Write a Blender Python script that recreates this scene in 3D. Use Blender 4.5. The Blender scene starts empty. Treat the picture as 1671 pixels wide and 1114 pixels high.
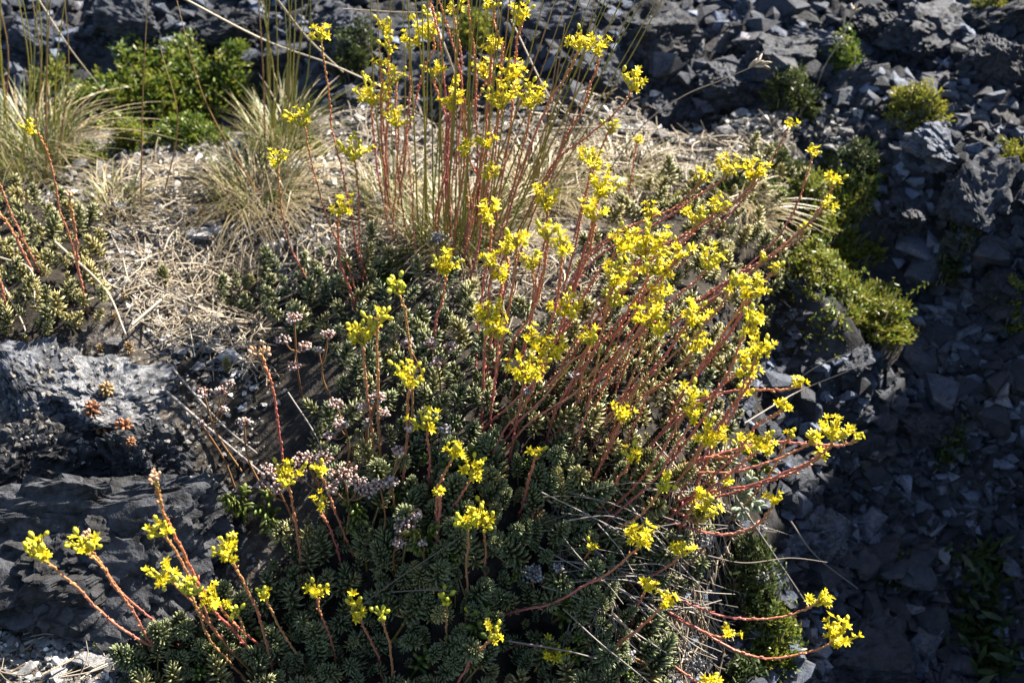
import bpy, bmesh, math, random
import numpy as np
from mathutils import Vector, Matrix, Quaternion

# ------------------------------------------------------------------ camera, sky, sun, exposure
SC = bpy.context.scene
COL = SC.collection
SUN_AZ, SUN_EL = math.radians(50), math.radians(41)
PITCH, LENS, CAM = math.radians(38), 42.0, np.array([0.0, -0.749, 0.635])
cd = bpy.data.cameras.new('camera')
cam = bpy.data.objects.new('camera', cd)
COL.objects.link(cam)
cam.location = CAM
cam.rotation_euler = (math.pi/2-PITCH, 0, 0)
cd.lens, cd.sensor_width, cd.clip_start, cd.clip_end = LENS, 36.0, 0.02, 500.0
cd.dof.use_dof, cd.dof.focus_distance, cd.dof.aperture_fstop = True, 0.86, 9.0
SC.camera = cam
W = bpy.data.worlds.new('World')
SC.world = W
W.use_nodes = True
wt = W.node_tree
sky = wt.nodes.new('ShaderNodeTexSky')
sky.sky_type = 'NISHITA'
sky.sun_disc = False
sky.sun_elevation, sky.sun_rotation = SUN_EL, SUN_AZ
bg = wt.nodes['Background']
wt.links.new(sky.outputs[0], bg.inputs[0])
bg.inputs[1].default_value = 0.05
SUN_DIR = np.array([math.sin(SUN_AZ)*math.cos(SUN_EL), math.cos(SUN_AZ)*math.cos(SUN_EL), math.sin(SUN_EL)])
sl = bpy.data.lights.new('sun', 'SUN')
sl.energy, sl.angle, sl.color = 5.0, math.radians(0.5), (1.0, 0.90, 0.76)
so = bpy.data.objects.new('sun', sl)
so.rotation_euler = Vector(SUN_DIR).to_track_quat('Z', 'Y').to_euler()
so.location = SUN_DIR*5
COL.objects.link(so)
SC.view_settings.view_transform = 'Standard'
SC.view_settings.look = 'None'
SC.view_settings.gamma = 1.0
SC.view_settings.use_curve_mapping = False
SC.view_settings.exposure = 2.48
SC.cycles.max_bounces = 6

# ------------------------------------------------------------------ helpers
rng = np.random.default_rng(7)
R = random.Random(11)
FPX = 1671*LENS/36.0
FWD = np.array([0, math.cos(PITCH), -math.sin(PITCH)])
UPV = np.array([0, math.sin(PITCH), math.cos(PITCH)])
RGT = np.array([1.0, 0, 0])


def ray(px, py):
    px, py = np.atleast_1d(np.asarray(px, float)), np.atleast_1d(np.asarray(py, float))
    return FWD[None] + ((px-835.5)/FPX)[:, None]*RGT + ((557-py)/FPX)[:, None]*UPV


def hash3(ix, iy, iz, seed):
    h = (ix.astype(np.int64)*374761393 + iy.astype(np.int64)*668265263 + iz.astype(np.int64)*2147483647 + seed*1274126177) & 0xFFFFFFFF
    h = ((h ^ (h >> 13))*1274126177) & 0xFFFFFFFF
    return ((h ^ (h >> 16)) & 0xFFFFFF)/float(0xFFFFFF)


def vnoise(P, seed=0):
    i = np.floor(P)
    f = P-i
    f = f*f*(3-2*f)
    out = 0
    for dx in (0, 1):
        for dy in (0, 1):
            for dz in (0, 1):
                w = (f[:, 0] if dx else 1-f[:, 0])*(f[:, 1] if dy else 1-f[:, 1])*(f[:, 2] if dz else 1-f[:, 2])
                out = out + w*hash3(i[:, 0]+dx, i[:, 1]+dy, i[:, 2]+dz, seed)
    return out*2-1


def fbm(P, octv=4, seed=0, gain=.5):
    a, o = 1.0, 0
    for k in range(octv):
        o = o+a*vnoise(P*2.03**k, seed+k)
        a *= gain
    return o


def sstep(a, b, x):
    t = np.clip((x-a)/(b-a), 0, 1)
    return t*t*(3-2*t)


def make_mesh(name, V, F, mats, attr=None, smooth=True, F4=None):
    """V (n,3); F (m,3) triangles and / or F4 (m,4) quads"""
    V = np.asarray(V, np.float32)
    me = bpy.data.meshes.new(name)
    n3 = 0 if F is None else len(F)
    n4 = 0 if F4 is None else len(F4)
    loops = np.concatenate([np.asarray(x, np.int32).ravel() for x in (F, F4) if x is not None and len(x)])
    me.vertices.add(len(V))
    me.vertices.foreach_set('co', V.ravel())
    me.loops.add(len(loops))
    me.loops.foreach_set('vertex_index', loops)
    me.polygons.add(n3+n4)
    st = np.concatenate([np.arange(n3)*3, n3*3+np.arange(n4)*4]).astype(np.int32)
    me.polygons.foreach_set('loop_start', st)
    me.update(calc_edges=True)
    me.polygons.foreach_set('use_smooth', np.full(n3+n4, smooth))
    if attr is not None:
        a = me.color_attributes.new('v', 'FLOAT_COLOR', 'POINT')
        a.data.foreach_set('color', np.asarray(attr, np.float32).ravel())
    for m in (mats if isinstance(mats, (list, tuple)) else [mats]):
        me.materials.append(m)
    me.validate()
    return me


class MB:
    """collects pieces of quads / triangles with a per-vertex attribute (t along, random, tint, 1)"""
    def __init__(s):
        s.V, s.F3, s.F4, s.A, s.n = [], [], [], [], 0

    def add(s, V, F3=None, F4=None, A=None):
        s.V.append(V)
        if F3 is not None and len(F3):
            s.F3.append(np.asarray(F3)+s.n)
        if F4 is not None and len(F4):
            s.F4.append(np.asarray(F4)+s.n)
        if A is None:
            A = np.tile([0, .5, 0, 1.], (len(V), 1))
        s.A.append(A)
        s.n += len(V)

    def tube(s, P, rad, k=5, rnd=.5, tint=0., t0=0., t1=1.):
        P = np.asarray(P, float)
        n = len(P)
        rad = np.broadcast_to(rad, (n,))
        T = np.gradient(P, axis=0)
        T /= np.linalg.norm(T, axis=1)[:, None]+1e-12
        ref = np.array([0.31, 0.17, 0.93]) if abs(T[0, 2]) < .8 else np.array([.9, .3, .1])
        N = np.cross(T, ref)
        N /= np.linalg.norm(N, axis=1)[:, None]+1e-12
        B = np.cross(T, N)
        a = np.arange(k)*2*math.pi/k
        ring = (N[:, None]*np.cos(a)[None, :, None]+B[:, None]*np.sin(a)[None, :, None])*rad[:, None, None]+P[:, None]
        i, j = np.meshgrid(np.arange(n-1), np.arange(k), indexing='ij')
        j2 = (j+1) % k
        Q = np.stack([i*k+j, i*k+j2, (i+1)*k+j2, (i+1)*k+j], -1).reshape(-1, 4)
        t = np.repeat(np.linspace(t0, t1, n), k)
        A = np.stack([t, np.full_like(t, rnd), np.full_like(t, tint), np.ones_like(t)], 1)
        s.add(ring.reshape(-1, 3), None, Q, A)

    def inst(s, tpl, M, rnd, tint=None):
        """tpl=(V,F3,t); M (n,3,4)"""
        V, F, t = tpl
        n, m = len(M), len(V)
        if n == 0:
            return
        X = np.einsum('nij,mj->nmi', M[:, :, :3], V)+M[:, None, :, 3]
        FF = (F[None]+(np.arange(n)*m)[:, None, None]).reshape(-1, 3)
        rnd = np.broadcast_to(np.asarray(rnd, float), (n,))
        tint = np.zeros(n) if tint is None else np.broadcast_to(np.asarray(tint, float), (n,))
        A = np.stack([np.tile(t, n), np.repeat(rnd, m), np.repeat(tint, m), np.ones(n*m)], 1)
        s.add(X.reshape(-1, 3), FF, None, A)

    def ribbon(s, P, wid, side, rnd=.5, tint=0.):
        P = np.asarray(P, float)
        n = len(P)
        L = P-side*np.broadcast_to(wid, (n,))[:, None]
        Rr = P+side*np.broadcast_to(wid, (n,))[:, None]
        V = np.stack([L, Rr], 1).reshape(-1, 3)
        i = np.arange(n-1)
        Q = np.stack([2*i, 2*i+1, 2*i+3, 2*i+2], 1)
        t = np.repeat(np.linspace(0, 1, n), 2)
        s.add(V, None, Q, np.stack([t, np.full_like(t, rnd), np.full_like(t, tint), np.ones_like(t)], 1))

    def mesh(s, name, mat, smooth=True):
        return make_mesh(name, np.concatenate(s.V), np.concatenate(s.F3) if s.F3 else None, mat,
                         np.concatenate(s.A), smooth, np.concatenate(s.F4) if s.F4 else None)


def obj(name, data, parent=None, label=None, cat=None, group=None, kind=None, loc=None, mat4=None):
    o = bpy.data.objects.new(name, data)
    COL.objects.link(o)
    if parent is not None:
        o.parent = parent
    if mat4 is not None:
        o.matrix_basis = mat4
    elif loc is not None:
        o.location = loc
    if label:
        o['label'] = label
    if cat:
        o['category'] = cat
    if group:
        o['group'] = group
    if kind:
        o['kind'] = kind
    return o


def frame_to(z, spin=None):
    """rotation (3,3) arrays sending local +Z to each row of z"""
    z = np.atleast_2d(np.asarray(z, float))
    z = z/np.linalg.norm(z, axis=1)[:, None]
    ref = np.where(np.abs(z[:, 2:3]) < .9, np.array([[0, 0, 1.]]), np.array([[1., 0, 0]]))
    x = np.cross(ref, z)
    x /= np.linalg.norm(x, axis=1)[:, None]
    y = np.cross(z, x)
    if spin is not None:
        spin = np.broadcast_to(spin, (len(z),))
        c, s_ = np.cos(spin)[:, None], np.sin(spin)[:, None]
        x, y = x*c+y*s_, y*c-x*s_
    return np.stack([x, y, z], 2)


def mats34(z, loc, scale, spin=None):
    Rm = frame_to(z, spin)
    scale = np.asarray(scale, float)
    if scale.ndim == 1:
        scale = np.repeat(scale[:, None], 3, 1)
    M = Rm*scale[:, None, :]
    return np.concatenate([M, np.asarray(loc, float)[:, :, None]], 2)


def spindle(prof, k=5, bend=0.0):
    """closed spindle along +Z with (z, radius) profile, last point a tip"""
    V, F, T = [], [], []
    for (z, r) in prof[:-1]:
        for j in range(k):
            a = 2*math.pi*j/k
            V.append((r*math.cos(a)+bend*z*z, r*math.sin(a), z))
            T.append(z)
    z, r = prof[-1]
    V.append((bend*z*z, 0, z))
    T.append(z)
    m = len(prof)-1
    for i in range(m-1):
        for j in range(k):
            a, b = i*k+j, i*k+(j+1) % k
            F += [(a, b, b+k), (a, b+k, a+k)]
    for j in range(k):
        F.append(((m-1)*k+j, (m-1)*k+(j+1) % k, m*k))
    return np.array(V, float), np.array(F), np.array(T, float)


# ------------------------------------------------------------------ materials
def mat(name):
    m = bpy.data.materials.new(name)
    m.use_nodes = True
    nt = m.node_tree
    nt.nodes.clear()
    out = nt.nodes.new('ShaderNodeOutputMaterial')
    return m, nt, out


def nd(nt, typ, **kw):
    n = nt.nodes.new(typ)
    for k, v in kw.items():
        if k.startswith('i_'):
            n.inputs[k[2:].replace('_', ' ')].default_value = v
        else:
            setattr(n, k, v)
    return n


def ramp(nt, fac, stops, interp='LINEAR'):
    r = nt.nodes.new('ShaderNodeValToRGB')
    r.color_ramp.interpolation = interp
    e = r.color_ramp.elements
    while len(e) < len(stops):
        e.new(0.5)
    for k, (p, c) in enumerate(stops):
        e[k].position = p
        e[k].color = (c[0], c[1], c[2], 1) if hasattr(c, '__len__') else (c, c, c, 1)
    nt.links.new(fac, r.inputs[0])
    return r.outputs[0]


def mixc(nt, fac, a, b, mode='MIX'):
    m = nt.nodes.new('ShaderNodeMix')
    m.data_type, m.blend_type = 'RGBA', mode
    if isinstance(fac, (int, float)):
        m.inputs[0].default_value = fac
    else:
        nt.links.new(fac, m.inputs[0])
    for x, s in ((a, 6), (b, 7)):
        if isinstance(x, (tuple, list)):
            m.inputs[s].default_value = (x[0], x[1], x[2], 1)
        else:
            nt.links.new(x, m.inputs[s])
    return m.outputs[2]


def attr_tr(nt):
    a = nd(nt, 'ShaderNodeAttribute', attribute_name='v')
    sp = nt.nodes.new('ShaderNodeSeparateColor')
    nt.links.new(a.outputs['Color'], sp.inputs[0])
    return sp.outputs[0], sp.outputs[1], sp.outputs[2]


def noise(nt, scale, detail=4, rough=.55, coord='Object', dist=0.0):
    tc = nt.nodes.new('ShaderNodeTexCoord')
    n = nt.nodes.new('ShaderNodeTexNoise')
    n.inputs['Scale'].default_value = scale
    n.inputs['Detail'].default_value = detail
    n.inputs['Roughness'].default_value = rough
    n.inputs['Distortion'].default_value = dist
    nt.links.new(tc.outputs[coord], n.inputs['Vector'])
    return n.outputs['Fac']


def plant_mat(name, color_fn, rough=.45, transl=.0, spec=.4, tcol=None, bumpy=0):
    m, nt, out = mat(name)
    t, r, tint = attr_tr(nt)
    c = color_fn(nt, t, r, tint)
    p = nt.nodes.new('ShaderNodeBsdfPrincipled')
    p.inputs['Roughness'].default_value = rough
    p.inputs['Specular IOR Level'].default_value = spec
    nt.links.new(c, p.inputs['Base Color'])
    if bumpy:
        b = nt.nodes.new('ShaderNodeBump')
        b.inputs['Strength'].default_value = .35
        b.inputs['Distance'].default_value = .0006
        nt.links.new(noise(nt, bumpy, 3), b.inputs['Height'])
        nt.links.new(b.outputs[0], p.inputs['Normal'])
    if transl > 0:
        tr = nt.nodes.new('ShaderNodeBsdfTranslucent')
        if tcol is None:
            nt.links.new(c, tr.inputs[0])
        else:
            nt.links.new(mixc(nt, .6, c, tcol), tr.inputs[0])
        mx = nt.nodes.new('ShaderNodeMixShader')
        mx.inputs[0].default_value = transl
        nt.links.new(p.outputs[0], mx.inputs[1])
        nt.links.new(tr.outputs[0], mx.inputs[2])
        nt.links.new(mx.outputs[0], out.inputs[0])
    else:
        nt.links.new(p.outputs[0], out.inputs[0])
    return m


def rnd_obj(nt):
    return nt.nodes.new('ShaderNodeObjectInfo').outputs['Random']


def rock_mat(name, light, dark, darkness, warm=(.30, .25, .2), scale=18., coord='Object', per_object=True):
    m, nt, out = mat(name)
    n1 = noise(nt, scale, 6, .62, coord, .3)
    n2 = noise(nt, scale*5.3, 5, .7, coord)
    n3 = noise(nt, scale*22, 3, .6, coord)
    base = mixc(nt, ramp(nt, n2, [(.35, 0.), (.7, 1.)]), light, tuple(.72*x for x in light))
    base = mixc(nt, ramp(nt, noise(nt, scale*.6, 3, .5, coord), [(.52, 0.), (.7, .55)]), base, warm)
    lo = .5-.26*darkness
    msk = ramp(nt, n1, [(lo, 1.), (lo+.16, 0.)]) if darkness < .5 else ramp(nt, n1, [(.62-.3*(1-darkness), 1.), (.72, 0.)])
    msk2 = ramp(nt, n2, [(.38, 1.), (.6, .15)])
    mm = nt.nodes.new('ShaderNodeMath')
    mm.operation = 'MULTIPLY'
    nt.links.new(msk, mm.inputs[0])
    nt.links.new(msk2, mm.inputs[1])
    base = mixc(nt, mm.outputs[0], base, dark)
    base = mixc(nt, ramp(nt, n3, [(.4, .35), (.55, 0.)]), base, dark)
    vor = nt.nodes.new('ShaderNodeTexVoronoi')
    vor.feature = 'DISTANCE_TO_EDGE'
    vor.inputs['Scale'].default_value = scale*1.5
    tcv = nt.nodes.new('ShaderNodeTexCoord')
    nz = nt.nodes.new('ShaderNodeTexNoise')
    nz.inputs['Scale'].default_value = scale*.9
    nz.inputs['Detail'].default_value = 4
    nt.links.new(tcv.outputs[coord], nz.inputs['Vector'])
    va = nt.nodes.new('ShaderNodeMix')
    va.data_type = 'VECTOR'
    va.inputs[0].default_value = .16
    nt.links.new(tcv.outputs[coord], va.inputs[4])
    nt.links.new(nz.outputs['Color'], va.inputs[5])
    nt.links.new(va.outputs[1], vor.inputs['Vector'])
    crk = ramp(nt, vor.outputs['Distance'], [(0, 0.), (.035, 1.)])
    cmx = nt.nodes.new('ShaderNodeMath')
    cmx.operation = 'MAXIMUM'
    nt.links.new(crk, cmx.inputs[0])
    nt.links.new(ramp(nt, noise(nt, scale*.45, 2, .5, coord), [(.46, 1.), (.56, 0.)]), cmx.inputs[1])
    crk = cmx.outputs[0]
    base = mixc(nt, crk, dark, base)
    if not per_object:
        at = attr_tr(nt)
        base = mixc(nt, 1.0, base, ramp(nt, at[1], [(0, .4), (.72, 1.0), (.82, 2.2), (1, 3.4)]), 'MULTIPLY')  # palest pieces of the rubble imitate sunlit glints
    if per_object:
        hv = ramp(nt, rnd_obj(nt), [(0, .5), (.75, 1.1), (.88, 2.0), (1, 2.8)])
        base = mixc(nt, 1.0, base, hv, 'MULTIPLY')
    p = nt.nodes.new('ShaderNodeBsdfPrincipled')
    p.inputs['Roughness'].default_value = .8
    p.inputs['Specular IOR Level'].default_value = .3
    nt.links.new(base, p.inputs['Base Color'])
    b = nt.nodes.new('ShaderNodeBump')
    b.inputs['Strength'].default_value = .7
    b.inputs['Distance'].default_value = .004
    ad = nt.nodes.new('ShaderNodeMath')
    ad.operation = 'MULTIPLY_ADD'
    ad.inputs[1].default_value = .35
    nt.links.new(n3, ad.inputs[0])
    nt.links.new(n2, ad.inputs[2])
    am = nt.nodes.new('ShaderNodeMath')
    am.operation = 'MULTIPLY_ADD'
    am.inputs[1].default_value = .8
    nt.links.new(crk, am.inputs[0])
    nt.links.new(ad.outputs[0], am.inputs[2])
    nt.links.new(am.outputs[0], b.inputs['Height'])
    nt.links.new(b.outputs[0], p.inputs['Normal'])
    nt.links.new(p.outputs[0], out.inputs[0])
    return m


M = {}
M['boulder'] = rock_mat('weathered_limestone', (.062, .068, .082), (.006, .0065, .008), .72, (.05, .045, .04), scale=12)  # base colour darkened and blued as shade, besides its lichen patches
M['slab'] = rock_mat('sunlit_paled_slab', (.10, .105, .115), (.007, .008, .01), .66, (.08, .07, .06), scale=13)  # boulder stone paled so this slab looks brightly sunlit
M['bank'] = rock_mat('bank_limestone', (.043, .054, .078), (.010, .0115, .015), .5, (.085, .07, .06), scale=18)  # bank, rubble and bank stone carry shade's dark and blue in their colours
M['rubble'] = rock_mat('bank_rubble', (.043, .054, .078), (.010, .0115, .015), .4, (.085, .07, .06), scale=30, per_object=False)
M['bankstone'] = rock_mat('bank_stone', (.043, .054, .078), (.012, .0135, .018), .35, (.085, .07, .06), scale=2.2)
M['stone'] = rock_mat('pale_limestone', (.27, .28, .30), (.05, .05, .052), .2, (.24, .21, .18), scale=1.6)
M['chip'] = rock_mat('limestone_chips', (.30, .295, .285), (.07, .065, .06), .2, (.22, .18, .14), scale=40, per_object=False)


def ground_material():
    m, nt, out = mat('stony_soil')
    n1 = noise(nt, 9, 6, .6, 'Object', .4)
    n2 = noise(nt, 60, 5, .7, 'Object')
    n3 = noise(nt, 260, 3, .6, 'Object')
    a = nd(nt, 'ShaderNodeAttribute', attribute_name='v')
    sp = nt.nodes.new('ShaderNodeSeparateColor')
    nt.links.new(a.outputs['Color'], sp.inputs[0])
    rock = mixc(nt, ramp(nt, n1, [(.42, 0.), (.6, 1.)]), (.008, .009, .0115), (.05, .055, .067))
    rock = mixc(nt, ramp(nt, n2, [(.4, .6), (.6, 0.)]), rock, (.01, .01, .012))
    soil = mixc(nt, ramp(nt, n2, [(.4, 0.), (.62, 1.)]), (.024, .02, .016), (.082, .072, .062))
    soil = mixc(nt, ramp(nt, n3, [(.55, 0.), (.66, .8)]), soil, (.26, .25, .24))
    dirt_shade = mixc(nt, ramp(nt, n2, [(.4, 0.), (.62, 1.)]), (.006, .005, .004), (.022, .018, .014))  # dark soil under the mat, doubling as painted hollow and flank shade
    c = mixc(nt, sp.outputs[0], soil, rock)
    c = mixc(nt, sp.outputs[1], c, dirt_shade)
    p = nt.nodes.new('ShaderNodeBsdfPrincipled')
    p.inputs['Roughness'].default_value = .9
    p.inputs['Specular IOR Level'].default_value = .2
    nt.links.new(c, p.inputs['Base Color'])
    b = nt.nodes.new('ShaderNodeBump')
    b.inputs['Strength'].default_value = .8
    b.inputs['Distance'].default_value = .004
    ad = nt.nodes.new('ShaderNodeMath')
    ad.operation = 'MULTIPLY_ADD'
    ad.inputs[1].default_value = .4
    nt.links.new(n3, ad.inputs[0])
    nt.links.new(n2, ad.inputs[2])
    nt.links.new(ad.outputs[0], b.inputs['Height'])
    nt.links.new(b.outputs[0], p.inputs['Normal'])
    nt.links.new(p.outputs[0], out.inputs[0])
    return m


M['ground'] = ground_material()
STEM_DARK = [(0, (.18, .04, .036)), (.35, (.35, .105, .075)), (.7, (.43, .16, .075)), (.88, (.42, .20, .065)), (1, (.31, .29, .07))]
STEM_PINK = [(0, (.28, .08, .08)), (.45, (.44, .145, .125)), (.75, (.47, .20, .10)), (.9, (.46, .27, .09)), (1, (.33, .30, .07))]
M['stem'] = plant_mat('red_succulent_stem', lambda nt, t, r, g: mixc(nt, g, mixc(nt, r, ramp(nt, t, STEM_DARK), ramp(nt, t, STEM_PINK)), (.36, .25, .09)), .36, .22, .5, bumpy=900)
M['petal'] = plant_mat('yellow_petal', lambda nt, t, r, g: mixc(nt, ramp(nt, rnd_obj(nt), [(0, 0.), (1, .45)]), ramp(nt, t, [
    (0, (.50, .44, .015)), (.4, (.70, .56, .008)), (1, (.72, .60, .025))]), (.64, .58, .04)), .5, .40, .3)
M['bud'] = plant_mat('yellow_green_bud', lambda nt, t, r, g: mixc(nt, r, mixc(nt, ramp(nt, t, [(0, 0.), (1, 1.)]), (.26, .28, .03), (.52, .45, .025)), (.42, .39, .03)), .4, .25, .4)
M['greenbud'] = plant_mat('green_bud', lambda nt, t, r, g: ramp(nt, t, [(0, (.20, .26, .03)), (1, (.52, .50, .03))]), .4, .2, .4)
M['drybud'] = plant_mat('dry_brown_bud', lambda nt, t, r, g: mixc(nt, r, (.34, .19, .11), (.52, .36, .24)), .7, .1, .2)


def leafcol(a, b, c, d):
    """base / tip colours, an alternative pair chosen by the per-shoot random value"""
    def f(nt, t, r, g):
        x = mixc(nt, ramp(nt, t, [(.2, 0.), (1, 1.)]), a, b)
        y = mixc(nt, ramp(nt, t, [(.2, 0.), (1, 1.)]), c, d)
        return mixc(nt, g, x, y)
    return f


M['sedum'] = plant_mat('glaucous_sedum_leaf', leafcol((.028, .042, .017), (.165, .20, .098), (.14, .11, .035), (.38, .345, .13)), .34, .22, .45)
M['orange'] = plant_mat('orange_sedum_leaf', leafcol((.13, .045, .028), (.28, .125, .06), (.12, .10, .04), (.31, .22, .10)), .45, .18, .4)
M['shrub'] = plant_mat('shrub_leaf', leafcol((.035, .07, .010), (.13, .19, .025), (.11, .11, .017), (.28, .27, .035)), .45, .42, .4)
M['darkshrub'] = plant_mat('dark_shrub_leaf', leafcol((.015, .03, .010), (.04, .06, .016), (.04, .055, .016), (.085, .105, .03)), .5, .3, .3)
M['green'] = plant_mat('green_oval_leaf', leafcol((.035, .065, .012), (.075, .11, .018), (.08, .10, .018), (.15, .15, .03)), .4, .25, .4)
M['woolly'] = plant_mat('woolly_pale_leaf', leafcol((.15, .20, .14), (.27, .32, .25), (.18, .22, .16), (.32, .36, .29)), .8, .2, .1)
M['grass'] = plant_mat('green_grass', lambda nt, t, r, g: mixc(nt, g, mixc(nt, r, (.06, .09, .018), (.14, .14, .032)), mixc(nt, r, (.20, .16, .085), (.38, .32, .20))), .45, .3, .35)
M['straw'] = plant_mat('dry_straw', lambda nt, t, r, g: mixc(nt, r, (.13, .10, .065), (.42, .375, .30)), .5, .2, .35)
M['twig'] = plant_mat('grey_dry_twig', lambda nt, t, r, g: mixc(nt, r, (.06, .05, .042), (.28, .255, .235)), .55, 0, .35)
M['brownstem'] = plant_mat('thin_brown_stem', lambda nt, t, r, g: mixc(nt, r, (.13, .06, .03), (.22, .13, .06)), .5, .1, .3)
M['seed'] = plant_mat('pinkish_white_seed_heads', lambda nt, t, r, g: mixc(nt, g, mixc(nt, r, (.30, .20, .17), (.48, .43, .41)), (.20, .09, .06)), .6, .25, .2)
M['greyseed'] = plant_mat('grey_dry_seed_heads', lambda nt, t, r, g: mixc(nt, r, (.08, .078, .085), (.28, .275, .29)), .7, .1, .2)
M['culm'] = plant_mat('grass_culm', lambda nt, t, r, g: mixc(nt, g, mixc(nt, r, (.14, .165, .025), (.27, .24, .045)), ramp(nt, t, [(0, (.22, .09, .05)), (.7, (.23, .15, .06)), (1, (.32, .24, .12))])), .4, .15, .45)

# ------------------------------------------------------------------ terrain
CP = [  # (photo x, photo y, height): points of the ground as seen
    (300, 250, .03), (100, 330, .03), (600, 290, .03), (900, 265, .03), (1150, 275, .025), (300, 350, .03), (500, 390, .03), (250, 470, .02),
    (60, 470, .03), (330, 560, .0), (700, 500, .035), (850, 560, .05), (900, 650, .05), (1000, 580, .05), (700, 700, .03), (550, 660, .015), (450, 620, .0),
    (800, 850, .02), (620, 850, .005), (450, 850, -.02), (700, 1010, -.055), (500, 1010, -.06), (850, 1100, -.115), (620, 1100, -.11), (380, 1080, -.075), (1000, 940, .0), (700, 920, -.0),
    (1000, 1080, -.11), (1100, 780, .03), (1180, 680, .02), (1190, 560, .015), (1230, 830, -.06), (1180, 960, -.09), (1150, 1080, -.13),
    (100, 590, .0), (250, 640, -.005), (360, 740, -.02), (150, 1000, -.06), (300, 960, -.055), (60, 1090, -.06), (200, 1090, -.06), (20, 900, -.06),
    (1300, 680, -.09), (1400, 800, -.17), (1500, 900, -.22), (1400, 1050, -.24), (1620, 1060, -.26), (1640, 800, -.18), (1500, 640, -.13), (1620, 640, -.10),
    (1330, 400, .02), (1390, 500, -.01), (1300, 580, -.03), (1480, 480, -.06), (1500, 380, -.03), (1640, 400, -.01), (1500, 260, .04), (1640, 250, .07),
    (1350, 250, .03), (1300, 150, .07), (1500, 100, .085), (1640, 100, .095), (1300, 40, .105), (1100, 100, .08), (1100, 190, .04), (1000, 30, .12),
    (50, 50, .09), (200, 15, .105), (300, 50, .085), (450, 50, .085), (600, 30, .11), (800, 20, .11), (200, 170, .04), (450, 160, .04), (700, 190, .035), (50, 170, .04), (700, 110, .085), (900, 110, .085), (560, 120, .08), (1020, 130, .08), (420, 520, -.03), (370, 500, -.025), (1290, 500, -.02)]
cp = np.array(CP, float)
rr = ray(cp[:, 0], cp[:, 1])
tt = (cp[:, 2]-CAM[2])/rr[:, 2]
CW = np.column_stack([CAM[0]+rr[:, 0]*tt, CAM[1]+rr[:, 1]*tt, cp[:, 2]])
CW = np.vstack([CW, [(-1.5, 1.5, .22), (0, 1.5, .22), (1.5, 1.6, .25), (-1.5, 0.1, .05), (-1.5, -.8, -.1), (-.6, -.7, -.12), (0, -.8, -.2), (.6, -.8, -.32), (1.5, -.8, -.2),
                     (0, .95, .15), (-.8, .95, .16), (.8, 1.1, .15)]])
n_ = len(CW)
D = np.linalg.norm(CW[:, None, :2]-CW[None, :, :2], axis=2)
A_ = np.zeros((n_+3, n_+3))
A_[:n_, :n_] = D+np.eye(n_)*-.006
A_[:n_, n_] = A_[n_, :n_] = 1
A_[:n_, n_+1:] = CW[:, :2]
A_[n_+1:, :n_] = CW[:, :2].T
WGT = np.linalg.solve(A_, np.concatenate([CW[:, 2], [0, 0, 0]]))


def smooth_h(x, y):
    xc, yc = np.clip(x, -1.5, 1.5), np.clip(y, -.8, 1.6)
    h = WGT[n_]+WGT[n_+1]*xc+WGT[n_+2]*yc
    for k in range(n_):
        h = h+WGT[k]*np.hypot(xc-CW[k, 0], yc-CW[k, 1])
    s = x*math.sin(SUN_AZ)+y*math.cos(SUN_AZ)
    p = x*math.cos(SUN_AZ)-y*math.sin(SUN_AZ)
    # the hillside that rises beyond the gully on the right
    h = h+.80*sstep(.95, 1.25, s)*sstep(.05, .19, p)*(1-sstep(5, 9, s))*(1-sstep(2.5, 5, p))
    # an added unseen rise that keeps sky light out of the gully
    h = h+.65*sstep(.62, .9, p)*sstep(.0, .25, s)*(1-sstep(1.6, 2.6, p))*(1-sstep(.9, 1.0, s))
    return h


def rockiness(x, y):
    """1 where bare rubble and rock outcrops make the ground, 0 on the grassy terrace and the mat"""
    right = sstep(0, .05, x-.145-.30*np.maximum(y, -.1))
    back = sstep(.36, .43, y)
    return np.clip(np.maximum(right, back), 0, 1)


def cells(x, y, size, seed):
    """rubble: tilted facets of jittered cells"""
    gx, gy = np.floor(x/size), np.floor(y/size)
    best = np.full(x.shape, -9.0)
    z0 = np.zeros_like(gx)
    for dx in (-1, 0, 1):
        for dy in (-1, 0, 1):
            cx, cy = gx+dx, gy+dy
            px = (cx+hash3(cx, cy, z0, seed))*size
            py = (cy+hash3(cx, cy, z0, seed+1))*size
            hh = hash3(cx, cy, z0, seed+2)*.5
            sx = (hash3(cx, cy, z0, seed+3)-.5)*1.2
            sy = (hash3(cx, cy, z0, seed+4)-.5)*1.2
            ux, uy = (x-px)/size, (y-py)/size
            d = np.maximum(np.abs(ux*.9+uy*.3), np.abs(uy*.9-ux*.3))
            best = np.maximum(best, hh+sx*ux+sy*uy-1.6*np.maximum(d-.3, 0))
    return best


def full_h(x, y):
    h = smooth_h(x, y)
    P = np.column_stack([x.ravel(), y.ravel(), np.zeros(x.size)])
    near = 1-sstep(2.5, 4, np.hypot(x, y))
    rk = rockiness(x, y)
    f = fbm(P*14, 4, 3).reshape(x.shape)
    f2 = fbm(P*70, 3, 9).reshape(x.shape)
    wx = x+.02*fbm(P*12, 2, 21).reshape(x.shape)
    wy = y+.02*fbm(P*12, 2, 22).reshape(x.shape)
    rub = .6*cells(wx, wy, .11, 31)+.32*cells(wx, wy, .045, 41)
    h = h+near*((1-rk)*(.006*f+.0022*f2)+rk*(.055*rub-.035+.006*f2))
    far = sstep(3, 8, np.hypot(x, y))
    return h+far*.25*fbm(P*.35, 3, 77).reshape(x.shape)


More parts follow.
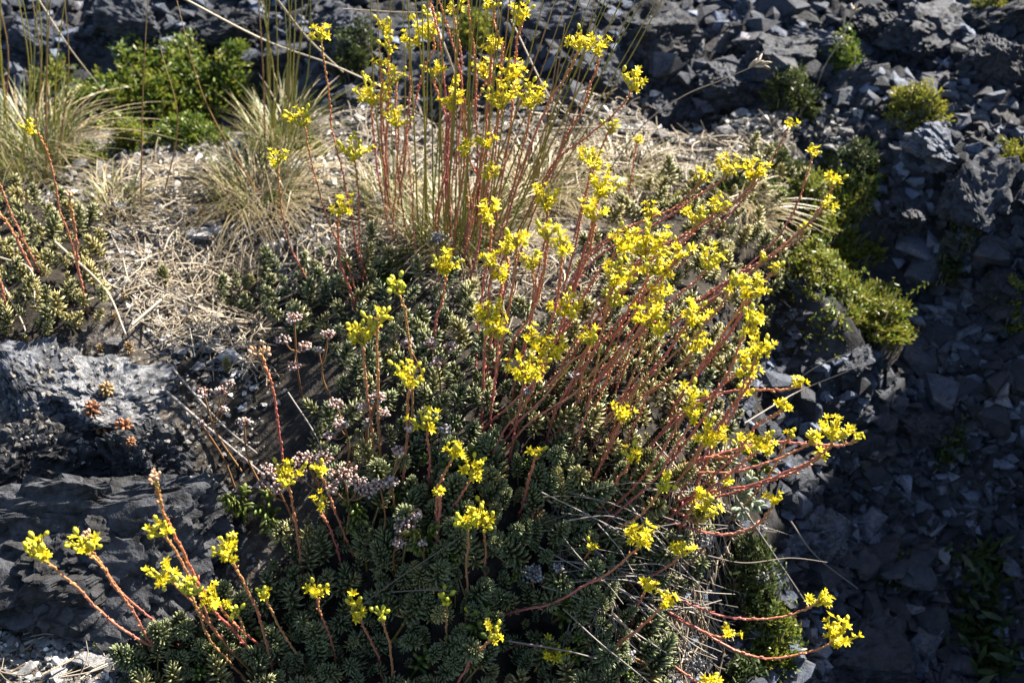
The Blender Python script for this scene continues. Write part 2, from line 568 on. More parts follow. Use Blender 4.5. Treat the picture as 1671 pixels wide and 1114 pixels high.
def axis_pts(lo, hi, step, far):
    core = np.arange(lo, hi+1e-6, step)
    g = [hi]
    d = step
    while g[-1] < far:
        d *= 1.22
        g.append(g[-1]+d)
    l = [lo]
    d = step
    while l[-1] > -far:
        d *= 1.22
        l.append(l[-1]-d)
    return np.concatenate([l[:0:-1], core, g[1:]])


GS = .0045
XS, YS = axis_pts(-.95, .95, GS, 80), axis_pts(-.6, 1.15, GS, 80)
GX, GY = np.meshgrid(XS, YS)
GZ = full_h(GX, GY)


def H(x, y):
    x, y = np.atleast_1d(np.asarray(x, float)), np.atleast_1d(np.asarray(y, float))
    i = np.clip(np.searchsorted(XS, x)-1, 0, len(XS)-2)
    j = np.clip(np.searchsorted(YS, y)-1, 0, len(YS)-2)
    u = np.clip((x-XS[i])/(XS[i+1]-XS[i]), 0, 1)
    v = np.clip((y-YS[j])/(YS[j+1]-YS[j]), 0, 1)
    return GZ[j, i]*(1-u)*(1-v)+GZ[j, i+1]*u*(1-v)+GZ[j+1, i]*(1-u)*v+GZ[j+1, i+1]*u*v


def ground_at(px, py):
    """points of the ground seen at photo pixels"""
    d = ray(px, py)
    N = len(d)
    ts = np.linspace(.25, 3.2, 360)
    X = CAM+d[:, None, :]*ts[None, :, None]
    hz = H(X[..., 0].ravel(), X[..., 1].ravel()).reshape(N, -1)
    below = X[..., 2] < hz
    k = np.where(below.any(1), below.argmax(1), len(ts)-1)
    k = np.maximum(k, 1)
    lo, hi = ts[k-1], ts[k]
    for _ in range(12):
        mid = (lo+hi)/2
        Q = CAM+d*mid[:, None]
        b = Q[:, 2] < H(Q[:, 0], Q[:, 1])
        hi = np.where(b, mid, hi)
        lo = np.where(b, lo, mid)
    return CAM+d*hi[:, None]


def gpt(px, py):
    return ground_at([px], [py])[0]


def depth_of(P):
    return float((P-CAM) @ FWD)


def on_ray(px, py, depth):
    return CAM+ray(px, py)[0]*depth


def in_poly(px, py, poly):
    px, py = np.asarray(px), np.asarray(py)
    c = np.zeros(px.shape, bool)
    n = len(poly)
    for k in range(n):
        (x1, y1), (x2, y2) = poly[k], poly[(k+1) % n]
        cond = ((y1 > py) != (y2 > py)) & (px < (x2-x1)*(py-y1)/((y2-y1) or 1e-9)+x1)
        c ^= cond
    return c


MAT_MAIN = [(360, 500), (420, 465), (540, 430), (640, 430), (760, 510), (900, 540), (1040, 500), (1180, 370), (1290, 410), (1275, 500), (1235, 580), (1205, 660), (1185, 770), (1160, 890),
            (1110, 990), (1090, 1150), (180, 1150), (240, 1050), (330, 1040), (430, 960), (470, 880), (540, 840), (500, 740), (560, 640), (470, 560)]
MAT_LEFT = [(-60, 320), (100, 330), (180, 400), (180, 520), (95, 565), (-60, 570)]
MAT_RIGHT = [(990, 330), (1110, 300), (1250, 270), (1330, 330), (1310, 450), (1210, 430), (1120, 440), (1040, 500), (940, 470)]

# project every ground vertex to the photo to know where the dark humus under the mat and the painted hollow and flank shade lie
PV = np.column_stack([GX.ravel(), GY.ravel(), GZ.ravel()])
rel = PV-CAM
dep = rel @ FWD
ok = dep > .1
ppx = np.where(ok, 835.5+FPX*rel[:, 0]/np.where(ok, dep, 1), -9e9)
ppy = np.where(ok, 557-FPX*(rel @ UPV)/np.where(ok, dep, 1), -9e9)
HOLLOW = [(330, 440), (400, 430), (480, 480), (560, 640), (500, 740), (470, 890), (330, 880), (330, 740), (270, 600)]  # shade of the hollow, painted as dark ground
FLANK = [(1060, 520), (1200, 440), (1300, 430), (1330, 560), (1280, 760), (1240, 900), (1190, 1130), (980, 1130), (1040, 900), (1130, 760)]  # dark ground colour here paints the shade on the right flank
humus_shade = np.zeros(len(ppx))
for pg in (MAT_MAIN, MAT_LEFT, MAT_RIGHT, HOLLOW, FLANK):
    humus_shade = np.maximum(humus_shade, in_poly(ppx, ppy, pg))
rk_ = rockiness(GX, GY).ravel()
nx, ny = len(XS), len(YS)
hm = humus_shade.reshape(ny, nx)
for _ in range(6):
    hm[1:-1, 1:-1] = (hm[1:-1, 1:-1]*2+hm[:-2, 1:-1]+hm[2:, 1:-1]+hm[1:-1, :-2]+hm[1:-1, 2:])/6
ii, jj = np.meshgrid(np.arange(nx-1), np.arange(ny-1))
Q_ = np.stack([jj*nx+ii, jj*nx+ii+1, (jj+1)*nx+ii+1, (jj+1)*nx+ii], -1).reshape(-1, 4)
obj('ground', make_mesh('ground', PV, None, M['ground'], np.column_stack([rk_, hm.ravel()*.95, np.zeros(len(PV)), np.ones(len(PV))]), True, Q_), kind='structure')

# ------------------------------------------------------------------ rocks
ICO = {}


def ico(sub):
    if sub not in ICO:
        bm = bmesh.new()
        bmesh.ops.create_icosphere(bm, subdivisions=sub, radius=1)
        ICO[sub] = (np.array([v.co[:] for v in bm.verts]), np.array([[v.index for v in f.verts] for f in bm.faces]))
        bm.free()
    return ICO[sub]


def hull(P):
    bm = bmesh.new()
    vs = [bm.verts.new(p) for p in P]
    r = bmesh.ops.convex_hull(bm, input=vs)
    bmesh.ops.delete(bm, geom=[v for v in bm.verts if not v.link_faces], context='VERTS')
    bmesh.ops.triangulate(bm, faces=bm.faces[:])
    bm.verts.index_update()
    V = np.array([v.co[:] for v in bm.verts])
    F = np.array([[v.index for v in f.verts] for f in bm.faces])
    bm.free()
    return V, F


def subdiv(V, F):
    E = np.sort(np.concatenate([F[:, [0, 1]], F[:, [1, 2]], F[:, [2, 0]]]), 1)
    U, inv = np.unique(E, axis=0, return_inverse=True)
    inv = inv.reshape(-1)
    mid = (V[U[:, 0]]+V[U[:, 1]])/2
    n, m = len(V), len(F)
    a, b, c = inv[:m]+n, inv[m:2*m]+n, inv[2*m:]+n
    F2 = np.concatenate([np.column_stack([F[:, 0], a, c]), np.column_stack([F[:, 1], b, a]), np.column_stack([F[:, 2], c, b]), np.column_stack([a, b, c])])
    return np.vstack([V, mid]), F2


def shard(seed, dims, npts=15):
    """an angular broken stone: a handful of flat facets"""
    g = np.random.default_rng(seed)
    P = g.normal(size=(npts, 3))
    P /= np.linalg.norm(P, axis=1)[:, None]
    P = np.clip(P*1.25, -.85, .85)*g.uniform(.8, 1.1, (npts, 1))
    return hull(P*np.array(dims))


def facets(P, seed):
    """fractured faces: every jittered cell its own height and tilt"""
    i0 = np.floor(P)
    bd = np.full(len(P), 9.0)
    out = np.zeros(len(P))
    for dx in (-1, 0, 1):
        for dy in (-1, 0, 1):
            for dz in (-1, 0, 1):
                c = i0+np.array([dx, dy, dz])
                ix, iy, iz = c[:, 0], c[:, 1], c[:, 2]
                j = np.column_stack([hash3(ix, iy, iz, seed+q) for q in (0, 1, 2)])
                d = P-(c+j)
                dist = np.abs(d).max(1)*.6+np.linalg.norm(d, axis=1)*.4
                t = np.column_stack([hash3(ix, iy, iz, seed+q) for q in (3, 4, 5)])-.5
                v = hash3(ix, iy, iz, seed+6)-.5+1.5*(t*d).sum(1)
                near = dist < bd
                out = np.where(near, v, out)
                bd = np.where(near, dist, bd)
    return out


def rock_arrays(seed, dims, sub=3, npts=22, disp=.05, freq=2.2, box=True):
    """a bigger rock: broken block with cracks and pitted, weathered faces"""
    g = np.random.default_rng(seed)
    P = g.normal(size=(npts, 3))
    P /= np.linalg.norm(P, axis=1)[:, None]
    P = np.clip(P*1.35, -.86, .86)*g.uniform(.78, 1.08, (npts, 1))
    V, F = hull(P)
    for _ in range(sub):
        V, F = subdiv(V, F)
    D = V/np.linalg.norm(V, axis=1)[:, None]
    off = g.uniform(0, 50, 3)
    f = fbm(V*freq+off, 6, seed, .58)
    # bedding: slight steps along a tilted axis
    ax = np.array([.2, .15, 1.0])+g.normal(0, .15, 3)
    lay = V @ ax*4.5+.5*fbm(V*1.5+off, 2, seed+3)
    step = np.abs(lay-np.round(lay))
    crack = np.clip(.07-np.abs(fbm(V*freq*.75+off, 3, seed+8)), 0, 1)/.07
    pit = np.clip(vnoise(V*9+off, seed+4)-.35, 0, 1)
    wv = V+.10*np.column_stack([fbm(V*2.5+off+q*9, 3, seed+20+q) for q in range(3)])
    fc = .8*facets(wv*1.9+off, seed+30)+.42*facets(wv*4.6+off, seed+40)+.2*facets(wv*10+off, seed+50)
    V = V+D*(disp*(.28*f-.35*crack-.25*pit+.35*(step-.25)+1.15*fc))[:, None]
    return V*np.array(dims), F


def rock_mesh(name, seed, dims, material, **kw):
    V, F = rock_arrays(seed, dims, **kw)
    me = make_mesh(name, V, F, material)
    me.set_sharp_from_angle(angle=math.radians(34))
    return me


def shard_mesh(name, seed, dims, material):
    V, F = shard(seed, dims)
    return make_mesh(name, V, F, material, None, False)


def euler_m(loc, rot, sc=(1, 1, 1)):
    from mathutils import Euler
    return Matrix.LocRotScale(Vector(loc), Euler(rot), Vector(sc))


# the big weathered boulders on the left: (centre px, depth push, dims, tilt, label)
def boulder(name, px, py, dims, rot, seed, label, lift=0., sub=5, material='boulder', disp=.19, cat='boulder'):
    P = gpt(px, py)
    me = rock_mesh(name, seed, dims, M[material], sub=sub, disp=disp)
    return obj(name, me, label=label, cat=cat, mat4=euler_m(P+np.array([0, 0, lift]), rot))


boulder('boulder', 95, 915, (.135, .075, .045), (.78, .05, -.10), 101, 'big lichen-stained, shade-darkened boulder filling the lower left edge', .012, 5)
boulder('boulder', 215, 905, (.075, .06, .035), (.72, .30, .15), 106, 'dark shoulder of rock sloping down right of the big left boulder', .004, 5)
boulder('boulder', 195, 655, (.062, .042, .02), (.10, .10, -.25), 102, 'sunlit flat grey slab above the big dark left boulder', .0, 5, 'slab')
boulder('boulder', 40, 640, (.07, .045, .03), (.55, -.05, .1), 107, 'dark tilted slab at the left edge, uppermost of the boulders', .0, 5)
boulder('boulder', 250, 775, (.042, .035, .042), (.55, .1, .3), 103, 'upright grey block wedged right of the big dark left boulder', .006, 5)
boulder('boulder', 335, 850, (.045, .042, .03), (.5, .3, .2), 104, 'low dark stone block sloping to the sedum beside the left boulder', -.006, 4)
boulder('boulder', 60, 765, (.08, .04, .03), (.6, -.1, .15), 105, 'dark cracked block at the left edge under the tilted slab', .004, 5)

BANK = [  # px, py, dims, rot z, lift, label
    (1270, 105, (.075, .045, .05), .3, .0, 'block-shaped grey rock leaning in the shaded bank right of the tall grass'),
    (1335, 85, (.06, .035, .05), -.5, .0, 'split grey slab standing beside the leaning block in the bank'),
    (1200, 130, (.09, .06, .055), .1, -.01, 'broad dark rock under the drooping grass ear'),
    (1080, 60, (.08, .05, .05), .4, -.005, 'dark rock in the bank behind the green grass stalks'),
    (1520, 60, (.11, .06, .055), .5, .0, 'ridge of rough grey rock with a sunlit crest, upper right'),
    (1620, 110, (.08, .05, .055), -.3, .0, 'pale rough rock below the sunlit ridge, top right corner'),
    (1440, 60, (.07, .05, .05), .2, .0, 'rounded grey rock left of the sunlit ridge'),
    (1600, 320, (.075, .05, .05), .6, .0, 'grey boulder on the right edge below the yellow-green cushion'),
    (1540, 240, (.085, .04, .04), .5, -.005, 'long low rock under the yellow-green cushion'),
    (1480, 330, (.07, .05, .04), .9, -.01, 'dark shaded rock between the two green cushions'),
    (1630, 40, (.08, .06, .06), .1, .0, 'grey rock below the top right corner cushion'),
    (1390, 140, (.05, .035, .04), .0, .0, 'small dark rock at the foot of the upper right ridge'),
    (1390, 590, (.045, .025, .025), .9, -.004, 'shaded brown-grey rock under the right green cushion'),
    (1465, 575, (.024, .02, .02), -.4, .004, 'pale pointed stone at the tip of the right green cushion'),
    (1490, 700, (.07, .04, .035), .3, .0, 'dark slab with a pale lit edge in the gully'),
    (1640, 480, (.05, .04, .035), .2, .0, 'pale rock pile block on the right edge'),
    (1400, 1080, (.085, .06, .06), .2, .0, 'dark blue-grey boulder at the bottom of the gully'),
    (1330, 880, (.05, .045, .04), .5, .0, 'dark rock under the woolly pale plant'),
    (60, 70, (.06, .035, .04), .2, .0, 'pale fractured rock in the shaded bank, top left'),
    (215, 40, (.07, .04, .05), -.2, .0, 'blue-grey cracked rock at the top of the left bank'),
    (370, 60, (.085, .05, .055), .1, .0, 'very dark rock behind the thin straws, top left'),
    (560, 60, (.07, .045, .05), .3, -.005, 'dark rock behind the lone upper left yellow flower'),
    (900, 60, (.09, .05, .055), -.2, -.005, 'dark rock behind the topmost yellow flowers'),
    (700, 120, (.10, .05, .05), .2, -.005, 'dark rock under the large topmost head'),
    (980, 130, (.09, .05, .05), .4, -.005, 'dark rock behind the upper right pair of heads'),
    (480, 90, (.07, .05, .05), .4, -.005, 'dark rock behind the second grass clump'),
    (1090, 180, (.05, .035, .03), .5, .0, 'small dark rock where the bank meets the pale gravel')]
for k, (px, py, dm, rz, lf, lab) in enumerate(BANK):
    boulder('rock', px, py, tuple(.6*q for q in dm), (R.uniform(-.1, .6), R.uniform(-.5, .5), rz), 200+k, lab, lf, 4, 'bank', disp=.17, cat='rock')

# loose stones: shared shapes
STONE_ME = [shard_mesh('stone', 300+k, (1, R.uniform(.6, .9), R.uniform(.4, .7)), M['bankstone' if k < 9 else 'stone']) for k in range(18)]
FLAT_ME = [shard_mesh('stone', 340+k, (1, R.uniform(.5, .8), R.uniform(.2, .32)), M['stone']) for k in range(8)]


def stone(px, py, size_px, label, group=None, meshes=FLAT_ME, tilt=.25, rz=None, sink=.25):
    P = gpt(px, py)
    s = size_px/2/FPX*depth_of(P)
    me = R.choice(meshes)
    return obj('stone', me, label=label, cat='stone', group=group,
               mat4=euler_m(P+np.array([0, 0, s*sink]), (R.uniform(-tilt, tilt), R.uniform(-tilt, tilt), R.uniform(0, 6.28) if rz is None else rz), (s, s, s)))


NAMED_STONES = [
    (108, 1046, 48, .6, 'long pale oval stone on the gravel, bottom left corner'), (72, 1052, 32, .1, 'thin pale chip touching the long oval stone'),
    (148, 1085, 66, -.3, 'largest flat pale stone in the bottom left gravel'), (113, 1090, 26, 1.4, 'small upright white stone left of the largest flat one'),
    (45, 1096, 36, .9, 'pale stone at the bottom edge, far left'), (165, 1034, 30, .7, 'pale stone just above the largest flat gravel stone'),
    (150, 1022, 24, 1.0, 'grey narrow stone under the two leftmost flower stems'), (18, 1062, 30, .2, 'white chip at the left edge of the gravel'),
    (190, 1068, 28, -.4, 'stone under the pale sedum tip in the gravel'), (80, 1075, 24, 1.2, 'grey upright splinter in the bottom left gravel'),
    (350, 572, 40, .1, 'square pale blue-grey stone in the shaded hollow'), (296, 578, 36, -.4, 'wedge-shaped grey stone left of the square stone'),
    (325, 602, 32, -.9, 'triangular pale stone below the square stone'), (270, 556, 28, 1.2, 'grey stone in the shade of the bent straws'),
    (345, 592, 22, .3, 'small grey stone touching the square stone'), (300, 515, 22, -.6, 'small white chip under the dry twigs'),
    (328, 388, 56, .15, 'long white slab lying in the dry straw'), (188, 562, 34, -.2, 'white chip lying on the sunlit left slab'),
    (120, 213, 22, .1, 'white stone right of the left grass clump'), (250, 258, 28, 0, 'white stone below the left green cushion'),
    (1208, 190, 34, .2, 'pale stone on the gravel below the upper thyme cushion'), (1325, 197, 36, .1, 'flat white stone beside the thyme cushion'),
    (1380, 220, 30, .1, 'white stone left of the yellow-green cushion'), (1245, 190, 26, .5, 'grey stone between white stones on the upper gravel'),
    (1190, 25, 26, .8, 'white cube-like stone high in the bank'), (1145, 58, 30, .2, 'pale slab below the white cube-like stone'),
    (1185, 62, 28, .4, 'sunlit stone beside the pale slab high in the bank'), (1240, 42, 26, .4, 'pale grey stone right of the white cube-like stone'),
    (1515, 455, 24, 1.2, 'grey tooth-shaped stone right of the big green cushion'), (1535, 480, 24, 1.0, 'white stone beside the tooth-shaped stone'),
    (1655, 470, 30, .4, 'white chip on the right edge rock pile'), (1600, 705, 20, .4, 'pale pebble in the dark gully, right'),
    (735, 85, 44, .2, 'white stone behind the topmost flowers'), (90, 48, 40, .1, 'bright white block in the dark top left bank'),
    (100, 1012, 22, .2, 'pale shard near the tiny green sprig, lower left')]
for (px, py, s, rz, lab) in NAMED_STONES:
    up = 1 < rz < 1.3
    stone(px, py, s, lab, rz=rz, meshes=FLAT_ME if py > 360 or py < 200 else STONE_ME[9:], sink=.35)

RIGHT_POLY = [(1240, 560), (1300, 600), (1450, 560), (1480, 470), (1420, 330), (1400, 230), (1300, 130), (1130, 200), (1040, 120), (1100, -40), (1760, -40), (1760, 1160), (1180, 1160), (1230, 1000), (1290, 850), (1230, 760)]
TERR_POLY = [(100, 230), (500, 230), (640, 270), (640, 360), (520, 430), (380, 520), (420, 640), (250, 560), (180, 470), (170, 380), (60, 330)]
TERR2 = [(900, 240), (1130, 190), (1400, 180), (1430, 260), (1250, 330), (1000, 320)]
CORN_POLY = [(-60, 1010), (180, 1000), (240, 1060), (190, 1150), (-60, 1150)]
BACK_POLY = [(-80, -50), (1050, -50), (1050, 150), (900, 200), (560, 190), (480, 120), (120, 90), (110, 200), (-80, 210)]


def scatter(poly, n, g=rng):
    p = np.array(poly, float)
    out = []
    while len(out) < n:
        x = g.uniform(p[:, 0].min(), p[:, 0].max(), 4*n)
        y = g.uniform(p[:, 1].min(), p[:, 1].max(), 4*n)
        k = in_poly(x, y, poly)
        out += list(zip(x[k], y[k]))
    return np.array(out[:n])


NEAR = [((1300, 60), 'by the leaning block in the bank'), ((1180, 60), 'round the white cube-like stone'), ((1500, 40), 'behind the sunlit ridge'), ((1620, 170), 'under the top right rocks'),
        ((1520, 300), 'round the right edge boulder'), ((1420, 200), 'left of the yellow-green cushion'), ((1500, 400), 'right of the upper green cushion'), ((1620, 420), 'at the right edge rock pile'),
        ((1500, 520), 'right of the big green cushion'), ((1330, 620), 'under the big green cushion'), ((1620, 640), 'on the right edge slope'), ((1480, 720), 'by the lit slab in the gully'),
        ((1400, 800), 'right of the far right flowers'), ((1580, 800), 'on the dark lower right slope'), ((1400, 960), 'beyond the arching pink stems'), ((1550, 1050), 'in the bottom right corner'),
        ((1270, 700), 'under the level pink stem'), ((1290, 1080), 'at the foot of the gully'), ((1130, 30), 'behind the slanting grass stalks'), ((1250, 200), 'under the drooping grass ear'),
        ((50, 80), 'at the top left corner'), ((250, 50), 'above the wide left cushion'), ((400, 50), 'behind the second grass clump'), ((560, 100), 'behind the lone upper left flower'),
        ((700, 100), 'behind the topmost flowers'), ((900, 80), 'behind the upper right pair')]


def stones_in(poly, n, smin, smax, meshes, label, group, tilt=.6):
    pts = scatter(poly, n)
    P = ground_at(pts[:, 0], pts[:, 1])
    for k in range(n):
        s = (smin+(smax-smin)*R.random()**1.8)/1.7/FPX*depth_of(P[k])
        lab, grp = label, group
        if label.endswith('*'):
            near = min(NEAR, key=lambda q: math.hypot(q[0][0]-pts[k, 0], q[0][1]-pts[k, 1]))[1]
            lab, grp = label[:-1]+near, group+' '+near
        obj('stone', R.choice(meshes), label=lab, cat='stone', group=grp,
            mat4=euler_m(P[k]+np.array([0, 0, s*.15]), (R.uniform(-tilt, tilt), R.uniform(-tilt, tilt), R.uniform(0, 6.28)), (s, s, s*R.uniform(.8, 1.3))))


stones_in(RIGHT_POLY, 150, 30, 95, STONE_ME[:9], 'grey angular stone in the shaded rubble *', 'rubble stones')
stones_in(TERR_POLY, 30, 16, 42, STONE_ME[9:]+FLAT_ME, 'small pale limestone piece among the dry grass on the left terrace', 'pale stones on the grassy terrace')
stones_in(TERR2, 24, 16, 42, STONE_ME[9:]+FLAT_ME, 'small white limestone piece on the gravel patch behind the flowers', 'white stones on the upper gravel')
stones_in(CORN_POLY, 30, 16, 42, FLAT_ME+STONE_ME[9:], 'small pale chip in the gravel of the bottom left corner', 'chips in the bottom left gravel')
stones_in(BACK_POLY, 30, 24, 70, STONE_ME[:9], 'blue-grey stone in the dark bank *', 'bank stones')

# gravel too small to count
CHIP = []
for k in range(6):
    CHIP.append(shard(400+k, (1, .7, .42), 10))
gm = MB()
gd = MB()


def gravel(mb, poly, n, smin, smax):
    pts = scatter(poly, n)
    P = ground_at(pts[:, 0], pts[:, 1])
    dz = (P-CAM) @ FWD
    s = (smin+(smax-smin)*rng.random(n)**2.1)/2/FPX*dz
    z = rng.normal(size=(n, 3))*.45+np.array([0, 0, 1])
    Mt = mats34(z, P+np.column_stack([np.zeros(n), np.zeros(n), s*.2]), s, rng.uniform(0, 6.28, n))
    w = rng.integers(0, 6, n)
    for k in range(6):
        V, F = CHIP[k]
        mb.inst((V, F, np.zeros(len(V))), Mt[w == k], rng.random((w == k).sum()))


gravel(gm, TERR_POLY, 3600, 4, 24)
gravel(gm, [(480, 170), (1080, 150), (1020, 260), (620, 290)], 1300, 4, 24)
gravel(gm, TERR2, 1500, 4, 22)
gravel(gm, CORN_POLY, 1300, 5, 26)
gravel(gm, [(230, 540), (420, 560), (470, 640), (380, 760), (330, 700)], 260, 4, 16)
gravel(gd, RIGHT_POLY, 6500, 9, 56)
gravel(gd, FLANK, 1100, 7, 36)
gravel(gd, BACK_POLY, 2000, 8, 46)
obj('gravel', gm.mesh('gravel', M['chip'], False), kind='stuff', label='pale limestone gravel strewn over the grassy terrace', cat='gravel')
obj('rubble', gd.mesh('rubble', M['rubble'], False), kind='stuff', label='dark small rubble filling the shaded slope', cat='rubble')

# chips and small stones lying on the ledges of the left boulders (dropped on whatever rock is there)
dg = bpy.context.evaluated_depsgraph_get()
dg.update()


def surface_at(px, py):
    ok_, loc_, nrm_, *_ = SC.ray_cast(dg, Vector(CAM), Vector(ray(px, py)[0]).normalized())
    return np.array(loc_), np.array(nrm_)


LEDGE = [(0, 570), (120, 560), (330, 600), (440, 740), (400, 860), (330, 790), (250, 740), (0, 780)]
lg = MB()
for (x, y) in scatter(LEDGE, 520):
    P, N = surface_at(x, y)
    if N[2] < .45:
        continue
    k = int(rng.integers(6))
    sz = (3+17*rng.random()**2.6)/2/FPX*depth_of(P)
    V, F = CHIP[k]
    lg.inst((V, F, np.zeros(len(V))), mats34((N+rng.normal(0, .35, 3))[None], (P+N*sz*.2)[None], np.array([sz]), rng.uniform(0, 6.28)), rng.random(1)*.8)
obj('grit', lg.mesh('grit', M['chip'], False), kind='stuff', label='grit and chips lying on the ledges of the left boulders', cat='grit')

# ------------------------------------------------------------------ sedum shoots
LEAF = spindle([(0, .06), (.3, .105), (.7, .10), (.92, .055), (1, 0)], 5, .14)
OVAL = spindle([(0, .08), (.35, .22), (.75, .26), (.95, .12), (1, 0)], 5, .1)
LOWLEAF = spindle([(0, .07), (.55, .115), (1, 0)], 4, .1)


def shoot_frames(g, n, length, leaf, top=.25, spread=1.35):
    i = np.arange(n)
    f = i/(n-1)
    az = i*2.399963+g.normal(0, .12, n)
    ang = spread*(1-f)**.75+.10+g.normal(0, .07, n)
    d = np.column_stack([np.sin(ang)*np.cos(az), np.sin(ang)*np.sin(az), np.cos(ang)])
    L = leaf*(.75+.5*np.sin(np.pi*np.clip(f*.8+.15, 0, 1)))*np.where(f > .8, 1-.6*(f-.8)/.2, 1)
    p = np.column_stack([.0*f, .0*f, f*length])
    return d, p, L


def shoot_mesh(seed, n=46, length=1.0, leaf=.5, tpl=LEAF, material='sedum', fat=1., tint=0., spread=1.35):
    g = np.random.default_rng(seed)
    d, p, L = shoot_frames(g, n, length, leaf, spread=spread)
    mb = MB()
    spin = np.zeros(n)
    sc = np.column_stack([L*fat, L*fat, L])
    # the leaf's inner side (bend towards +x) faces the axis: aim local x upward
    Rm = frame_to(d)
    mb.inst(tpl, np.concatenate([Rm*sc[:, None, :], p[:, :, None]], 2), g.random(n), np.clip(tint+g.normal(0, .09, n)+.9*(np.linspace(0, 1, n) < g.uniform(.04, .2)), 0, 1))
    mb.tube(np.array([[0, 0, -1.6], [0, 0, 0], [0, 0, length]]), [.07, .06, .03], 5, .5, .9, 0, .4)
    return mb.mesh('sedum_shoot', M[material])


SHOOTS = [shoot_mesh(500+k, 78+8*(k % 4), 1.2+.35*(k % 3), .36+.05*(k % 3), tint=[0, .08, .15, .0, .45, .05, .75, .1][k], spread=1.2+.1*(k % 3)) for k in range(8)]
ORANGE = [shoot_mesh(540+k, 24+3*k, .45, .5, OVAL, 'orange', .78, [0, .15, .8][k], 1.65) for k in range(3)]
TAN = [shoot_mesh(550+k, 34, .8, .34, LEAF, 'orange', 1.1, .75+.12*k) for k in range(2)]
OVALG = [shoot_mesh(560+k, 16, 1.2, .5, OVAL, 'green', .8, .2*k, 1.5) for k in range(2)]


def poisson(poly, n, dmin):
    pts = scatter(poly, n*6)
    keep = []
    cell = {}
    for (x, y) in pts:
        c = (int(x//dmin), int(y//dmin))
        if all(math.hypot(x-a, y-b) > dmin for i in (-1, 0, 1) for j in (-1, 0, 1) for (a, b) in cell.get((c[0]+i, c[1]+j), ())):
            cell.setdefault(c, []).append((x, y))
            keep.append((x, y))
    return np.array(keep)


mat_pts = poisson(MAT_MAIN, 1100, 17.5)
left_pts = np.vstack([poisson(MAT_LEFT, 200, 17), poisson(MAT_RIGHT, 260, 19)])


def shoot_pose(P, g):
    up = np.array([.10, -.18, 1.0])+g.normal(0, .42, 3)*np.array([1, 1, .4])
    return up/np.linalg.norm(up)


g = np.random.default_rng(5)
allp = np.vstack([mat_pts, left_pts])
src = np.array([0]*len(mat_pts)+[1]*len(left_pts))
GP = ground_at(allp[:, 0], allp[:, 1])
inview = (allp[:, 0] > -10) & (allp[:, 0] < 1680) & (allp[:, 1] < 1125)
order = np.argsort(((GP-CAM) @ FWD)+np.where(inview, 0, 5))
rest = MB()
cnt = 0
LANDMARK = [((450, 500), 'by the dark hollow'), ((560, 480), 'behind the joined pale flowers'), ((620, 640), 'round the tall red pair'), ((560, 800), 'under the tangle of seed heads'),
            ((690, 770), 'under the open starry flower'), ((780, 790), 'below the biggest central flower'), ((760, 900), 'round the forked pink stem'), ((640, 900), 'by the whitest seed head'),
            ((520, 920), 'at the foot of the seed-head stems'), ((870, 880), 'left of the dry grey sheaf'), ((960, 830), 'under the dry grey sheaf'), ((720, 1030), 'round the pale scaly stem'),
            ((600, 1040), 'round the bright open low flower'), ((480, 1060), 'at the lower left stems'), ((300, 1060), 'at the roots of the leaning boulder-side stems'), ((390, 1030), 'before the left boulder'),
            ((840, 1060), 'by the low bright bottom flower'), ((960, 1040), 'in the lower right tangle'), ((880, 700), 'in the red thicket'), ((1020, 680), 'round the lone starry flower'),
            ((740, 600), 'left of the red thicket'), ((1080, 620), 'among the leaning orange stems')]
TONE = {0: 'blue-green', 1: 'grey-green', 2: 'olive-tipped', 3: 'blue-green', 4: 'yellow-green', 5: 'grey-green', 6: 'yellowish', 7: 'grey-green'}
